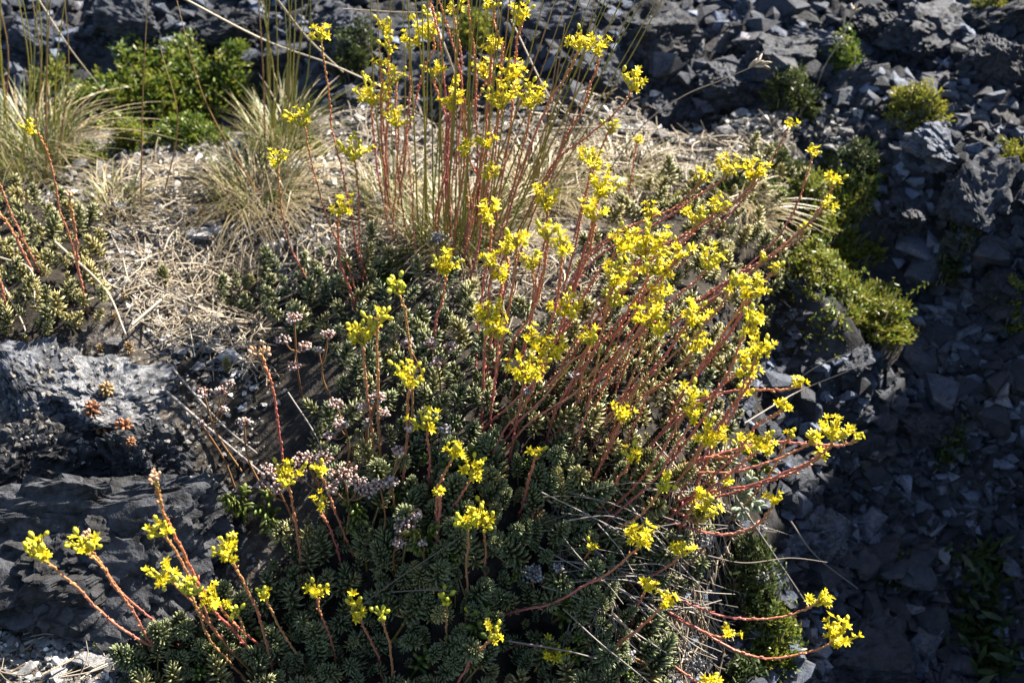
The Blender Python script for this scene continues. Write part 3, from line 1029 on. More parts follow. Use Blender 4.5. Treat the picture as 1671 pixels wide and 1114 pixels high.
for k in order:
    P = GP[k]
    up = shoot_pose(P, g)
    sc = .0075+.0145*g.random()**1.25
    lift = g.random()**1.5*.016
    px, py = allp[k]
    warm = (px > 1040 and py < 640) or src[k] == 1 or (px > 860 and py < 860 and g.random() < .55)
    vy = g.random()
    if warm:
        which = SHOOTS[int(g.choice([4, 4, 6, 6, 2, 1]))] if vy > .25 else TAN[int(g.integers(2))]
    elif vy < .07:
        which = OVALG[int(g.integers(2))]
    elif vy < .16 or (py < 640 and vy < .3):
        which = SHOOTS[int(g.choice([4, 6, 2]))]
    else:
        which = SHOOTS[int(g.choice([0, 1, 2, 3, 5, 7]))]
    if cnt < 290 and inview[k]:
        Rm = frame_to(up, g.uniform(0, 6.28))[0]*sc
        m4 = Matrix(((*Rm[0], P[0]), (*Rm[1], P[1]), (*Rm[2], P[2]+sc*.25+lift), (0, 0, 0, 1)))
        if src[k] and px < 400:
            lab, gr = 'yellow-green sedum shoot in the small patch at the left edge', 'sedum shoots of the left patch'
        elif warm:
            lab, gr = ('tan' if which in TAN else TONE[SHOOTS.index(which)])+' sedum shoot '+('on the sunny upper right rim of the mat' if py < 560 else min(LANDMARK, key=lambda q: math.hypot(q[0][0]-px, q[0][1]-py))[1]), ''
            gr = lab.replace('shoot', 'shoots', 1)
        else:
            near = min(LANDMARK, key=lambda q: math.hypot(q[0][0]-px, q[0][1]-py))[1]
            tone = 'narrow oval-leaved green' if which in OVALG else 'tan' if which in TAN else TONE[SHOOTS.index(which)]
            lab, gr = tone+' sedum shoot '+near, tone+' sedum shoots '+near
        obj('sedum_shoot', which, label=lab, cat='sedum shoot', group=gr, mat4=m4)
        cnt += 1
    else:
        n = 42
        d, p, L = shoot_frames(g, n, g.uniform(1.0, 1.6), .4)
        Rw = frame_to(up, g.uniform(0, 6.28))[0]
        Rm = np.einsum('ij,njk->nik', Rw, frame_to(d))*(L*sc)[:, None, None]
        loc = (p*sc) @ Rw.T+P+np.array([0, 0, sc*.25+lift])
        tint = g.choice([.5, .75, .9, .3]) if warm else g.choice([0, .05, .1, .2, .6, .3])
        rest.inst(LOWLEAF, np.concatenate([Rm, loc[:, :, None]], 2), g.random(n), tint)
obj('sedum_mat', rest.mesh('sedum_mat', M['sedum']), kind='stuff', label='grey-green sedum leaves massed behind the red flower stems', cat='sedum')


def single_shoot(px, py, size_px, meshes, label, up=(0.1, -.3, 1), group=None, cat='sedum shoot'):
    P = gpt(px, py)
    # drop onto whatever rock lies there
    sc = size_px/FPX*depth_of(P)
    u = np.array(up, float)
    Rm = frame_to(u/np.linalg.norm(u), R.uniform(0, 6))[0]*sc
    return obj('sedum_rosette', R.choice(meshes), label=label, cat=cat, group=group, mat4=Matrix(((*Rm[0], P[0]), (*Rm[1], P[1]), (*Rm[2], P[2]), (0, 0, 0, 1))))


SINGLES = [(268, 470, 28, SHOOTS[4:5], 'upright grey-green sedum shoot on its own in the dry twigs', (.1, 0, 1)), (205, 490, 20, TAN, 'small tan sedum rosette left of the lone upright shoot', (0, -.3, 1)),
           (246, 485, 18, TAN, 'round tan sedum rosette by the lone upright shoot', (0, -.3, 1)), (190, 520, 18, TAN, 'tan rosette at the edge of the left sedum patch', (0, -.4, 1)),
           (212, 575, 24, TAN, 'tall tan rosette beside the sunlit left slab', (0, 0, 1)), (165, 572, 18, TAN, 'reddish rosette just above the sunlit left slab', (0, -.3, 1)),
           (372, 605, 22, SHOOTS[6:7], 'pale shoot beside the square grey stone', (0, 0, 1)), (412, 470, 24, SHOOTS[6:7], 'orange-tinged rosette left of the main mat', (0, -.2, 1)),
           (330, 355, 26, TAN, 'pinkish tan rosette on the gravel terrace', (.1, -.5, 1)), (210, 1058, 44, SHOOTS[6:7], 'pale orange sedum tip lying over the bottom left gravel', (-1, -.1, .35)),
           (420, 505, 34, SHOOTS[0:1], 'blue-green rosette leaning over the dark hollow', (-.5, -.5, .7)), (388, 505, 30, SHOOTS[3:4], 'blue-green rosette nearest the dark hollow', (-.7, -.5, .6)),
           (210, 480, 16, ORANGE, 'small red rosette among the tan ones on the left', (0, -.3, 1))]
for (px, py, s, me, lab, up) in SINGLES:
    single_shoot(px, py, s, me, lab, up)

# ------------------------------------------------------------------ flower stems
PETAL = None


def petal_template():
    ts = [0, .3, .62, .88]
    ws = [.07, .17, .17, .09]
    V, T = [], []
    for t, w in zip(ts, ws):
        dz = .10*math.sin(t*2.2)
        V += [(t, -w, dz+.03), (t, 0, dz-.015), (t, w, dz+.03)]
        T += [t]*3
    V.append((1.0, 0, .07))
    T.append(1)
    F = []
    for i in range(3):
        a = i*3
        F += [(a, a+3, a+4), (a, a+4, a+1), (a+1, a+4, a+5), (a+1, a+5, a+2)]
    F += [(9, 12, 10), (10, 12, 11)]
    return np.array(V, float), np.array(F), np.array(T, float)


PETAL = petal_template()
CARPEL = spindle([(0, .08), (.5, .1), (1, 0)], 4)
BUDT = spindle([(0, .12), (.3, .3), (.65, .32), (.9, .16), (1, 0)], 6)


def blossom_mesh(seed, material='petal'):
    g = np.random.default_rng(seed)
    n = int(g.choice([6, 6, 7]))
    mb = MB()
    lift = g.uniform(.15, .7)
    Ms = []
    for k in range(n):
        a = 2*math.pi*k/n+g.normal(0, .08)
        e = lift+g.normal(0, .12)
        x = np.array([math.cos(a)*math.cos(e), math.sin(a)*math.cos(e), math.sin(e)])
        z = np.array([-math.cos(a)*math.sin(e), -math.sin(a)*math.sin(e), math.cos(e)])
        y = np.cross(z, x)
        s = g.uniform(.85, 1.05)
        Ms.append(np.column_stack([x*s, y*s, z*s, x*.08]))
    mb.inst(PETAL, np.array(Ms), g.random(n))
    az = np.arange(5)*2*math.pi/5
    d = np.column_stack([np.cos(az)*.35, np.sin(az)*.35, np.ones(5)])
    mb.inst(CARPEL, mats34(d, np.column_stack([np.cos(az)*.07, np.sin(az)*.07, np.zeros(5)]), np.full(5, .5)), .5)
    az = np.arange(8)*2*math.pi/8+.3
    d = np.column_stack([np.cos(az)*.8, np.sin(az)*.8, np.ones(8)])
    mb.inst(CARPEL, mats34(d, np.column_stack([np.cos(az)*.1, np.sin(az)*.1, np.zeros(8)]), np.column_stack([np.full(8, .25), np.full(8, .25), np.full(8, .68)])), .2)
    return mb.mesh('blossom', M[material])


def bud_mesh(material, k=1, seed=0):
    g = np.random.default_rng(seed)
    mb = MB()
    z = g.normal(0, .3, (k, 3))+np.array([0, 0, 1])
    p = g.normal(0, .25, (k, 3))*(k > 1)
    mb.inst(BUDT, mats34(z, p, np.full(k, 1.05)), g.random(k))
    return mb.mesh('blossom', M[material])


BLOSSOM = [blossom_mesh(600+k) for k in range(7)]
BUD = [bud_mesh('bud', 1, k) for k in range(3)]
GBUD = [bud_mesh('greenbud', 1, k) for k in range(3)]
DBUD = [bud_mesh('drybud', 2, k) for k in range(3)]
SCALE = spindle([(0, .20), (.35, .33), (.75, .22), (1, 0)], 4, -.12)


def catmull(P, n):
    P = np.asarray(P, float)
    Q = np.vstack([2*P[0]-P[1], P, 2*P[-1]-P[-2]])
    seg = len(P)-1
    out = []
    for u in np.linspace(0, seg-1e-6, n):
        k = int(u)
        t = u-k
        a, b, c, d = Q[k:k+4]
        out.append(.5*((2*b)+(-a+c)*t+(2*a-5*b+4*c-d)*t*t+(-a+3*b-3*c+d)*t**3))
    return np.array(out)


def flower_stem(hx, hy, size, way, dy, kind, label, group='yellow-flowered sedum stems', thick=1.0):
    """head at a photo point, stem bending through way points down to its root in the mat"""
    B = gpt(*way[-1])
    B[2] -= .004
    d = ray(hx, hy)[0]
    t = (B[1]+dy-CAM[1])/d[1]
    Hd = CAM+d*t
    hg = H(Hd[0], Hd[1])[0]
    if Hd[2] < hg+.015:                 # keep the head above the ground
        G = gpt(hx, hy)
        t = depth_of(G)*.97
    db, dh = depth_of(B), t
    pts2 = [way[-1-k] for k in range(len(way))]+[(hx, hy)]
    L = np.cumsum([0]+[math.hypot(pts2[k+1][0]-pts2[k][0], pts2[k+1][1]-pts2[k][1]) for k in range(len(pts2)-1)])
    L = L/L[-1]
    pts = [B]+[on_ray(pts2[k][0], pts2[k][1], db+(dh-db)*L[k]) for k in range(1, len(pts2))]
    pts = np.array(pts)
    length = np.linalg.norm(np.diff(pts, axis=0), axis=1).sum()
    n = max(12, int(length/.006))
    C = catmull(pts, n)
    g = np.random.default_rng(int(hx*7+hy*13))
    wob = np.cumsum(g.normal(0, .0004, C.shape), axis=0)
    wob -= np.linspace(0, 1, n)[:, None]*wob[-1]
    C = C+wob
    root = obj('flower_stem', None, label=label, cat='flower stem', group=group, loc=B)
    C = C-B
    mb = MB()
    rs = .00088*thick*g.uniform(.8, 1.22)
    fr = np.linspace(0, 1, n)
    hue = g.random()
    young = {'green': .55, 'pale': .22}.get(kind, 0.0)+max(0, g.normal(.02, .16))
    mb.tube(C, rs*(1.08-.25*fr), 6, hue, young)
    # small clasping scale leaves, spirally set
    m = int(length/.0030)
    f = (np.arange(m)+.5)/m
    idx = f*(n-1)
    i0 = np.clip(idx.astype(int), 0, n-2)
    w = (idx-i0)[:, None]
    P = C[i0]*(1-w)+C[i0+1]*w
    T = C[i0+1]-C[i0]
    T /= np.linalg.norm(T, axis=1)[:, None]
    Fm = frame_to(T)
    az = np.arange(m)*2.4+g.normal(0, .3, m)
    rad = Fm[:, :, 0]*np.cos(az)[:, None]+Fm[:, :, 1]*np.sin(az)[:, None]
    out = np.where(g.random(m) < .16, 1.0, .28)
    dirs = T+rad*(out+g.normal(0, .08, m))[:, None]
    sc = g.uniform(.0024, .0041, m)*thick
    xx = rad-dirs*((rad*dirs).sum(1)/(dirs*dirs).sum(1))[:, None]
    xx /= np.linalg.norm(xx, axis=1)[:, None]
    dz = dirs/np.linalg.norm(dirs, axis=1)[:, None]
    yy = np.cross(dz, xx)
    Mt = np.concatenate([np.stack([xx, yy, dz], 2)*sc[:, None, None]*np.array([.75, 1.0, 1.0]), (P+rad*rs*.55)[:, :, None]], 2)
    base = mb.n
    mb.inst(SCALE, Mt, np.clip(hue+g.normal(.1, .15, m), 0, 1), young)
    mb.A[-1][:, 0] = np.repeat(f, len(SCALE[0]))
    obj('stem', mb.mesh('stem', M['stem']), root)
    # ---- the flower head: a fan of curved branches beset with blossoms
    if size == 0:
        return root
    ax = C[-1]-C[-4]
    ax /= np.linalg.norm(ax)
    ax = ax*.6+np.array([.05, -.02, .75])
    ax /= np.linalg.norm(ax)
    tip = C[-1]
    Rh = size/2/FPX*dh*1.13
    hm_ = MB()
    spots = []
    ripe = g.uniform(.55, .95)
    bl = .0036*g.uniform(.92, 1.1)*(1.08 if kind == 'open' else 1)
    nb = max(2, int(round(size/7.0)))
    Fh = frame_to(ax)[0]
    ph0 = g.uniform(0, 6.28)
    start = tip-ax*Rh*.75
    for k in range(nb):
        a = ph0+2*math.pi*k/nb+g.normal(0, .2)
        pol = g.uniform(.55, 1.25) if nb > 2 else g.uniform(.3, .8)
        if k == nb-1 and nb > 3:
            pol = .12
        dd = Fh @ np.array([math.sin(pol)*math.cos(a), math.sin(pol)*math.sin(a), math.cos(pol)])
        ln = Rh*g.uniform(.8, 1.35)
        q = np.linspace(0, 1, 6)[:, None]
        curve = start+dd*ln*q+ax*Rh*.38*q**2
        hm_.tube(curve, np.linspace(.0009, .0006, 6), 5, .4)
        nfl = max(2, int(round(ln/(bl*.95))))
        for s_ in range(nfl):
            u = 1-s_*(.74/max(nfl, 2))
            if u < .25:
                continue
            j = min(4, int(u*5))
            p = curve[j]+(curve[j+1]-curve[j])*(u*5-j)
            side = g.normal(size=3)
            side -= dd*(side @ dd)
            side /= np.linalg.norm(side)
            nrm = ax*.9+dd*.5+side*.75
            spots.append((p+side*bl*.45, nrm/np.linalg.norm(nrm), u))
    # bracts under the cyme
    nbz = 6
    az = g.uniform(0, 6.28, nbz)
    dirs = np.array([Fh @ np.array([math.sin(.7)*math.cos(a), math.sin(.7)*math.sin(a), math.cos(.7)]) for a in az])
    hm_.inst(SCALE, mats34(dirs, start+dirs*.0006, np.full(nbz, .0042)), .3)
    head = obj('flower_head', hm_.mesh('flower_head', M['drybud' if kind == 'dry' else 'bud' if kind != 'green' else 'greenbud']), root)
    for (p, nrm, u) in spots:
        x = g.random()
        if kind == 'open':
            me, s_ = (BLOSSOM[int(g.integers(7))], bl) if x < ripe else (BUD[int(g.integers(3))], bl*1.15)
        elif kind == 'pale':
            me, s_ = (BLOSSOM[int(g.integers(7))], bl) if x < .45 else (BUD[int(g.integers(3))], bl*1.25)
        elif kind == 'green':
            me, s_ = (GBUD[int(g.integers(3))], bl*1.3) if x < .8 else (BLOSSOM[int(g.integers(7))], bl)
        else:
            me, s_ = (DBUD[int(g.integers(3))], bl*.9)
        Rm = frame_to(nrm, g.uniform(0, 6.28))[0]*s_*g.uniform(.85, 1.15)
        obj('blossom', me, head, mat4=Matrix(((*Rm[0], p[0]), (*Rm[1], p[1]), (*Rm[2], p[2]), (0, 0, 0, 1))))
    return root


O, G, D_, PA = 'open', 'green', 'dry', 'pale'
STEMS = [
    # --- behind: the blurred upper heads
    (522, 53, 36, [(533, 130), (540, 220), (560, 300), (578, 390), (592, 470)], 0, O, 'tall red stem with a lone yellow head right of the upper left grass'),
    (490, 190, 42, [(500, 215), (520, 300), (548, 385), (570, 440), (588, 500)], 0, PA, 'red stem with a wide pale yellow head, second from the upper left grass'),
    (453, 256, 30, [(455, 310), (466, 380), (490, 440), (520, 480)], 0, O, 'short red stem with a flat yellow head in front of the second grass tuft'),
    (555, 335, 38, [(553, 370), (557, 430), (575, 480), (588, 530)], 0, O, 'red stem with a domed yellow head standing low over the dry terrace'),
    (576, 245, 46, [(583, 280), (587, 350), (590, 420), (602, 470)], 0, PA, 'straight red stem with a pale lopsided yellow head above the domed one'),
    (628, 45, 36, [(632, 90), (632, 150), (628, 230), (630, 330)], 0, PA, 'stem with a dull ochre-yellow head at the upper left of the flower group'),
    (635, 72, 26, [(634, 110), (630, 200), (625, 330), (640, 390)], 0, O, 'stem with a small yellow head just below the dull ochre head'),
    (666, 67, 34, [(668, 110), (669, 150), (662, 210), (655, 290), (640, 390)], 0, O, 'stem with a yellow head left of the large topmost head'),
    (698, 45, 58, [(706, 75), (690, 115), (680, 150), (668, 200), (650, 300), (640, 380)], 0, O, 'bent red stem carrying the large topmost yellow head crossed by green grass'),
    (620, 100, 24, [(623, 130), (622, 200), (628, 300), (650, 400)], 0, O, 'thin stem with a small round yellow head above the big left cluster'),
    (645, 122, 28, [(647, 160), (645, 240), (655, 330), (665, 410)], 0, O, 'thin stem with a flat yellow head right above the big left cluster'),
    (607, 150, 58, [(604, 175), (612, 230), (622, 310), (640, 390)], 0, O, 'red stem with a big many-branched yellow cluster at the upper left'),
    (646, 193, 40, [(650, 215), (646, 290), (642, 370), (650, 420)], 0, O, 'red stem with a cup-shaped yellow head below the big left cluster'),
    (709, 115, 30, [(708, 135), (715, 160), (725, 200), (730, 300), (735, 400)], 0, O, 'stem with a small open yellow head under the large topmost head'),
    (739, 138, 26, [(737, 160), (733, 250), (725, 400)], 0, O, 'stem with a round yellow head crossed by a green grass stalk'),
    (737, 167, 38, [(738, 190), (732, 260), (716, 330), (705, 420)], 0, O, 'stem with a narrow yellow head directly below the round crossed one'),
    (803, 4, 24, [(808, 30), (818, 80), (820, 140), (810, 240), (790, 400)], 0, O, 'tall stem with a yellow head cut by the top edge of the photo'),
    (788, 115, 36, [(790, 132), (780, 160), (758, 190), (742, 250), (728, 380)], 0, O, 'leaning red stem with a yellow head left of the paired flat heads'),
    (849, 25, 44, [(850, 48), (845, 80), (838, 150), (825, 260), (800, 400)], 0, O, 'tall red stem with a two-lobed yellow head near the top edge'),
    (741, 10, 34, [(748, 60), (755, 100), (752, 200), (745, 380)], .04, PA, 'stem with a pale greenish yellow head at the top edge'),
    (801, 74, 38, [(800, 95), (798, 160), (785, 280), (770, 400)], 0, O, 'stem with a flat yellow head in front of a white stone'),
    (820, 155, 58, [(820, 178), (812, 205), (795, 250), (770, 330), (752, 440)], 0, O, 'yellowish stem with a broad fan-shaped yellow head, left of two big ones'),
    (835, 112, 48, [(838, 130), (835, 200), (815, 320), (800, 420)], .02, O, 'stem with a wide flat yellow head behind the broad fan-shaped one'),
    (866, 157, 52, [(865, 182), (855, 230), (838, 290), (815, 380), (800, 450)], 0, O, 'red stem with a tall bushy yellow head, right of two big ones'),
    (946, 66, 38, [(945, 85), (925, 125), (900, 160), (870, 230), (835, 330), (810, 450)], 0, O, 'red stem leaning right with the left head of the upper right pair'),
    (973, 76, 36, [(974, 96), (962, 135), (940, 185), (915, 240), (870, 350), (830, 470)], 0, O, 'red stem leaning right with the right head of the upper right pair'),
    (1035, 132, 42, [(1030, 155), (1000, 190), (960, 225), (910, 265), (860, 350), (800, 460)], 0, O, 'long red stem leaning far right with a yellow head against the dark bank'),
    (1000, 208, 26, [(990, 225), (960, 300), (930, 400)], 0, O, 'stem with a small blurred yellow head by the white straws'),
    (1041, 228, 13, [(1037, 245), (1030, 290), (1015, 360)], .02, O, 'thin stem with one tiny yellow blossom below the far-leaning head'),
    (793, 233, 32, [(793, 245), (780, 300), (765, 380), (755, 460)], 0, O, 'stem with a yellow head below the broad fan, right of a twin'),
    (760, 243, 30, [(758, 258), (752, 310), (742, 380), (740, 450)], 0, O, 'stem with a rounded yellow head below the broad fan, left of a twin'),
    (798, 283, 30, [(798, 297), (790, 330), (780, 400), (760, 480)], 0, O, 'stem with a flat yellow head half hidden by a slanting grass stalk'),
    (690, -60, 40, [(703, 0), (711, 25), (722, 90), (730, 230), (735, 400)], 0, O, 'red stem running out of the top edge right of the topmost head'),
    (700, -70, 40, [(713, 0), (735, 60), (750, 105), (762, 200), (770, 400)], 0, O, 'red stem slanting out of the top edge between pale straws'),
    (750, -70, 40, [(759, 0), (766, 80), (770, 160), (775, 260), (780, 400)], 0, O, 'straight red stem running out of the top edge in the middle of the grass'),
    # --- right of the middle
    (968, 258, 42, [(965, 280), (955, 330), (935, 420), (905, 540)], 0, O, 'stem with the uppermost yellow head of a column of three'),
    (985, 303, 56, [(970, 340), (962, 380), (945, 440), (905, 560)], 0, O, 'stem with the widest, middle head of a column of three'),
    (970, 345, 42, [(967, 362), (962, 400), (945, 450), (915, 540), (890, 600)], 0, O, 'red stem with the lowest yellow head of a column of three'),
    (890, 322, 52, [(893, 348), (891, 380), (880, 440), (865, 520)], 0, O, 'red stem with a big crown-like yellow head left of the column of three'),
    (800, 347, 38, [(802, 365), (799, 400), (786, 460), (778, 540), (775, 600)], 0, O, 'orange stem with a yellow head in front of the green grass base'),
    (1063, 343, 28, [(1050, 360), (1000, 385), (950, 430), (900, 520)], .02, O, 'low leaning stem with a small yellow head right of the column of three'),
    (1136, 355, 36, [(1133, 372), (1110, 400), (1060, 430), (1000, 500), (950, 580)], .02, O, 'leaning stem with an upright yellow head above the fused yellow mass'),
    (1168, 334, 32, [(1160, 350), (1140, 370), (1100, 400), (1040, 450), (960, 560)], .03, O, 'leaning stem with a round yellow head right above the upright one'),
    (1144, 290, 30, [(1130, 310), (1090, 345), (1030, 370), (960, 420), (900, 500)], .04, O, 'leaning red stem with a flat yellow head left of the two tall upper right ones'),
    (1188, 270, 42, [(1178, 290), (1120, 330), (1060, 370), (970, 420), (900, 510)], .04, O, 'long leaning red stem with the left of two tall upper right heads'),
    (1228, 278, 46, [(1225, 300), (1190, 335), (1120, 380), (1050, 420), (960, 500)], .04, O, 'long leaning red stem with the right of two tall upper right heads'),
    (1288, 200, 20, [(1283, 215), (1260, 260), (1210, 330), (1150, 390), (1060, 480)], .06, O, 'long red stem with a small yellow head reaching the white stones'),
    (1331, 247, 24, [(1325, 265), (1300, 330), (1265, 390), (1180, 470), (1090, 540)], .05, O, 'long red stem with a small bright head right of the white-stone one'),
    (1357, 293, 28, [(1352, 320), (1310, 370), (1240, 420), (1150, 480), (1050, 560)], .04, O, 'long red stem with the upper of two heads farthest right above the cushion'),
    (1350, 330, 30, [(1340, 345), (1300, 385), (1230, 440), (1150, 500), (1060, 580)], .04, O, 'long red stem with the lower of two heads farthest right above the cushion'),
    (1312, 373, 16, [(1300, 395), (1240, 430), (1170, 470), (1060, 550)], .03, PA, 'leaning red stem with a few dull buds over the right cushion'),
    (1267, 440, 14, [(1255, 455), (1230, 490), (1190, 550), (1120, 640), (1080, 700)], .02, O, 'red stem with one small blossom left of the right cushion'),
    (1245, 425, 10, [(1230, 440), (1180, 475), (1110, 520), (1040, 580)], .03, PA, 'red stem with hardly any flowers lying toward the right cushion'),
    # --- the middle
    (728, 433, 46, [(727, 455), (722, 490), (714, 520), (708, 560), (700, 610)], 0, O, 'yellow-green topped stem with a flat starry head before the grass base'),
    (649, 468, 34, [(652, 485), (658, 520), (668, 580), (672, 650), (668, 720)], 0, G, 'stem with an olive-shaded flat yellow head over the dark mat'),
    (845, 390, 32, [(843, 410), (838, 450), (828, 520), (815, 600), (800, 680)], 0, O, 'orange stem with the highest head of the close group left of centre'),
    (806, 425, 30, [(803, 445), (797, 480), (790, 560), (785, 640)], 0, O, 'orange stem with the leftmost head of the close group left of centre'),
    (827, 405, 26, [(828, 425), (825, 460), (815, 520), (800, 620)], 0, O, 'stem with a small head squeezed into the close group left of centre'),
    (816, 450, 28, [(817, 465), (815, 500), (800, 560), (790, 640)], 0, O, 'stem with the lowest rounded head of the close group left of centre'),
    (868, 428, 32, [(869, 440), (871, 470), (868, 510), (850, 590), (830, 680)], 0, O, 'greenish-topped stem with a star-like head right of the close group'),
    (892, 380, 32, [(893, 395), (890, 430), (878, 480), (860, 560), (840, 650)], 0, O, 'stem with a yellow head crossed by an orange stem below the crown-like one'),
    (921, 395, 44, [(917, 425), (912, 470), (900, 530), (870, 620), (840, 700)], 0, O, 'stem with a tall narrow yellow head right of the crossed one'),
    (920, 500, 46, [(920, 520), (915, 540), (890, 600), (860, 680)], 0, O, 'stem with a V-shaped yellow head in the thick of the red stems'),
    (800, 513, 46, [(795, 535), (793, 580), (790, 640), (785, 700)], 0, O, 'stem with a loose three-tiered yellow head at the left of the red thicket'),
    (812, 543, 30, [(812, 560), (808, 610), (803, 660), (798, 720)], 0, O, 'stem with a small yellow head right under the three-tiered one'),
    (869, 550, 36, [(868, 565), (868, 590), (850, 640), (830, 700)], 0, O, 'stem with a budded yellow head above the biggest central head'),
    (900, 570, 48, [(893, 590), (880, 615), (845, 650), (800, 690), (775, 720)], 0, O, 'slanting red stem with a yellow head touching the biggest central one'),
    (862, 605, 60, [(855, 625), (852, 660), (840, 710), (825, 770)], 0, O, 'stem with the biggest flat yellow head in the centre of the photo'),
    (965, 553, 32, [(957, 575), (935, 620), (905, 680), (885, 740)], 0, O, 'stem with a shaded deep yellow head right of the central ones'),
    (1012, 443, 60, [(1000, 470), (970, 510), (930, 580), (880, 670)], 0, O, 'stem with a large yellow head at the left foot of the fused yellow mass'),
    (1055, 393, 62, [(1050, 420), (1020, 460), (960, 540), (900, 640)], .01, O, 'stem with the largest head, the top of the fused yellow mass'),
    (1018, 392, 46, [(1005, 415), (960, 470), (910, 560), (870, 650)], .01, O, 'stem with the left shoulder head of the fused yellow mass'),
    (1105, 410, 38, [(1105, 425), (1075, 460), (1030, 500), (960, 580), (900, 670)], .01, O, 'stem with the right end head of the fused yellow mass'),
    (1072, 432, 46, [(1060, 455), (1040, 490), (1020, 520), (985, 590), (960, 640)], 0, O, 'orange stem with the lower middle head of the fused yellow mass'),
    (1160, 422, 48, [(1150, 440), (1130, 465), (1090, 500), (1040, 550), (980, 620), (930, 700)], .01, O, 'forked orange stem with a flat head just right of the fused mass'),
    (1080, 472, 32, [(1072, 490), (1040, 530), (1000, 580), (950, 650)], 0, O, 'orange stem with a small round head under the fused yellow mass'),
    (1070, 515, 60, [(1050, 535), (1025, 565), (990, 605), (940, 660), (900, 720)], 0, O, 'stem with a wide double yellow head below the small round one'),
    (1137, 510, 48, [(1115, 540), (1100, 565), (1070, 600), (1030, 640), (960, 690)], 0, O, 'orange stem with a tall ragged head right of the wide double one'),
    (1005, 488, 38, [(985, 510), (960, 560), (920, 640)], 0, G, 'stem with an olive-shaded head hanging under the large left-foot head'),
    (1138, 560, 38, [(1128, 578), (1105, 605), (1070, 635), (1030, 665), (1000, 700)], 0, O, 'yellow-green stem with a head below the tall ragged one'),
    (1195, 460, 32, [(1190, 480), (1170, 510), (1140, 545), (1080, 600), (1010, 660), (960, 720)], 0, O, 'orange stem with a V-shaped head left of a broad bright one'),
    (1230, 470, 48, [(1215, 490), (1180, 545), (1140, 600), (1110, 650), (1080, 700)], 0, O, 'dark red stem with a broad bright head left of the right cushion'),
    (1224, 526, 46, [(1210, 550), (1190, 600), (1165, 640), (1130, 700), (1080, 760)], 0, O, 'red stem with a cupped yellow head above the stacked right heads'),
    (1240, 567, 40, [(1232, 590), (1222, 625), (1190, 670), (1150, 720), (1090, 800)], 0, O, 'orange stem with the rightmost, pointed head of the stacked right heads'),
    (1222, 585, 34, [(1210, 605), (1180, 630), (1140, 655), (1090, 690), (1030, 760)], 0, O, 'orange stem with the left domed head of the stacked right heads'),
    (1226, 606, 26, [(1222, 620), (1200, 680), (1160, 730), (1100, 810)], 0, O, 'orange stem with the small lowest head of the stacked right heads'),
    (1215, 636, 20, [(1205, 650), (1180, 690), (1160, 740), (1120, 820)], 0, O, 'orange stem with a tiny head where the long level stem crosses'),
    (1305, 623, 22, [(1295, 632), (1250, 637), (1190, 640), (1140, 660), (1070, 720), (1020, 780)], -.01, O, 'pink stem lying level with a small round head over the dark gully'),
    (1281, 661, 22, [(1270, 675), (1235, 695), (1200, 740), (1150, 790), (1090, 840)], -.01, O, 'red stem rising right with a small head below the level stem'),
    (1132, 640, 36, [(1122, 665), (1100, 700), (1075, 745), (1030, 800), (960, 860)], -.01, O, 'orange stem with the top head of a yellow chain near the right rim'),
    (1135, 675, 36, [(1125, 690), (1105, 725), (1070, 775), (1000, 840), (950, 880)], -.01, O, 'orange stem with the middle head of a yellow chain near the right rim'),
    (1155, 708, 50, [(1143, 735), (1115, 775), (1080, 820), (1040, 850)], -.01, O, 'orange stem with the big bottom head of a yellow chain near the right rim'),
    (1212, 727, 30, [(1200, 743), (1165, 748), (1140, 750), (1090, 770), (1020, 790)], -.01, O, 'orange stem with a squat head right of the yellow chain'),
    (1248, 722, 44, [(1238, 735), (1205, 760), (1170, 790), (1110, 830), (1060, 870)], -.01, O, 'orange stem with a bright ragged head right of the squat one'),
    (1329, 716, 26, [(1315, 727), (1265, 745), (1200, 762), (1120, 770), (1050, 780)], -.01, O, 'long low stem with a head just left of the far right flat one'),
    (1363, 703, 48, [(1358, 722), (1330, 745), (1280, 770), (1220, 790), (1150, 800), (1095, 815)], -.02, O, 'thick pink stem curving up to a flat head over the dark gully'),
    (1399, 713, 14, [(1388, 722), (1372, 727), (1320, 723), (1270, 722), (1200, 735), (1110, 760)], -.01, O, 'thin level stem ending in a tiny head farthest right of the middle'),
    (1338, 740, 16, [(1325, 752), (1270, 775), (1200, 800), (1130, 815)], -.01, O, 'stem with a tiny head under the flat head over the gully'),
    (1290, 708, 12, [(1285, 718), (1270, 745), (1255, 775), (1230, 810), (1180, 860)], -.02, PA, 'upright thin stem with a few buds between two low right heads'),
    (1265, 813, 26, [(1258, 826), (1235, 855), (1200, 870), (1160, 868), (1110, 855), (1070, 840)], -.02, O, 'orange stem arching up to a head above the woolly pale plant'),
    (1150, 836, 48, [(1132, 850), (1105, 835), (1070, 815), (1030, 800)], -.02, O, 'low stem with a big open head left of the woolly pale plant'),
    (1143, 806, 22, [(1130, 825), (1110, 860), (1090, 900)], -.01, O, 'short stem with a small head just above the big low right one'),
    (1185, 785, 18, [(1175, 800), (1150, 820), (1120, 850)], -.01, O, 'short stem with a tiny deep yellow head under the low red stems'),
    (1016, 672, 32, [(1012, 690), (1000, 720), (975, 770), (955, 830)], 0, O, 'red stem with a starry head alone over the sunny mat'),
    (1029, 740, 26, [(1020, 765), (1000, 800), (975, 840), (940, 870)], 0, O, 'yellow-green stem with a narrow head below the lone starry one'),
    (1082, 790, 38, [(1070, 812), (1045, 840), (1000, 865), (950, 880)], -.01, G, 'yellow-green stem with a budded head above the dry stalks'),
    # --- the front
    (1047, 872, 48, [(1038, 892), (1010, 920), (975, 945), (940, 960), (890, 985), (840, 995), (800, 1005)], -.02, O, 'long curving red stem with a dense budded head low right of centre'),
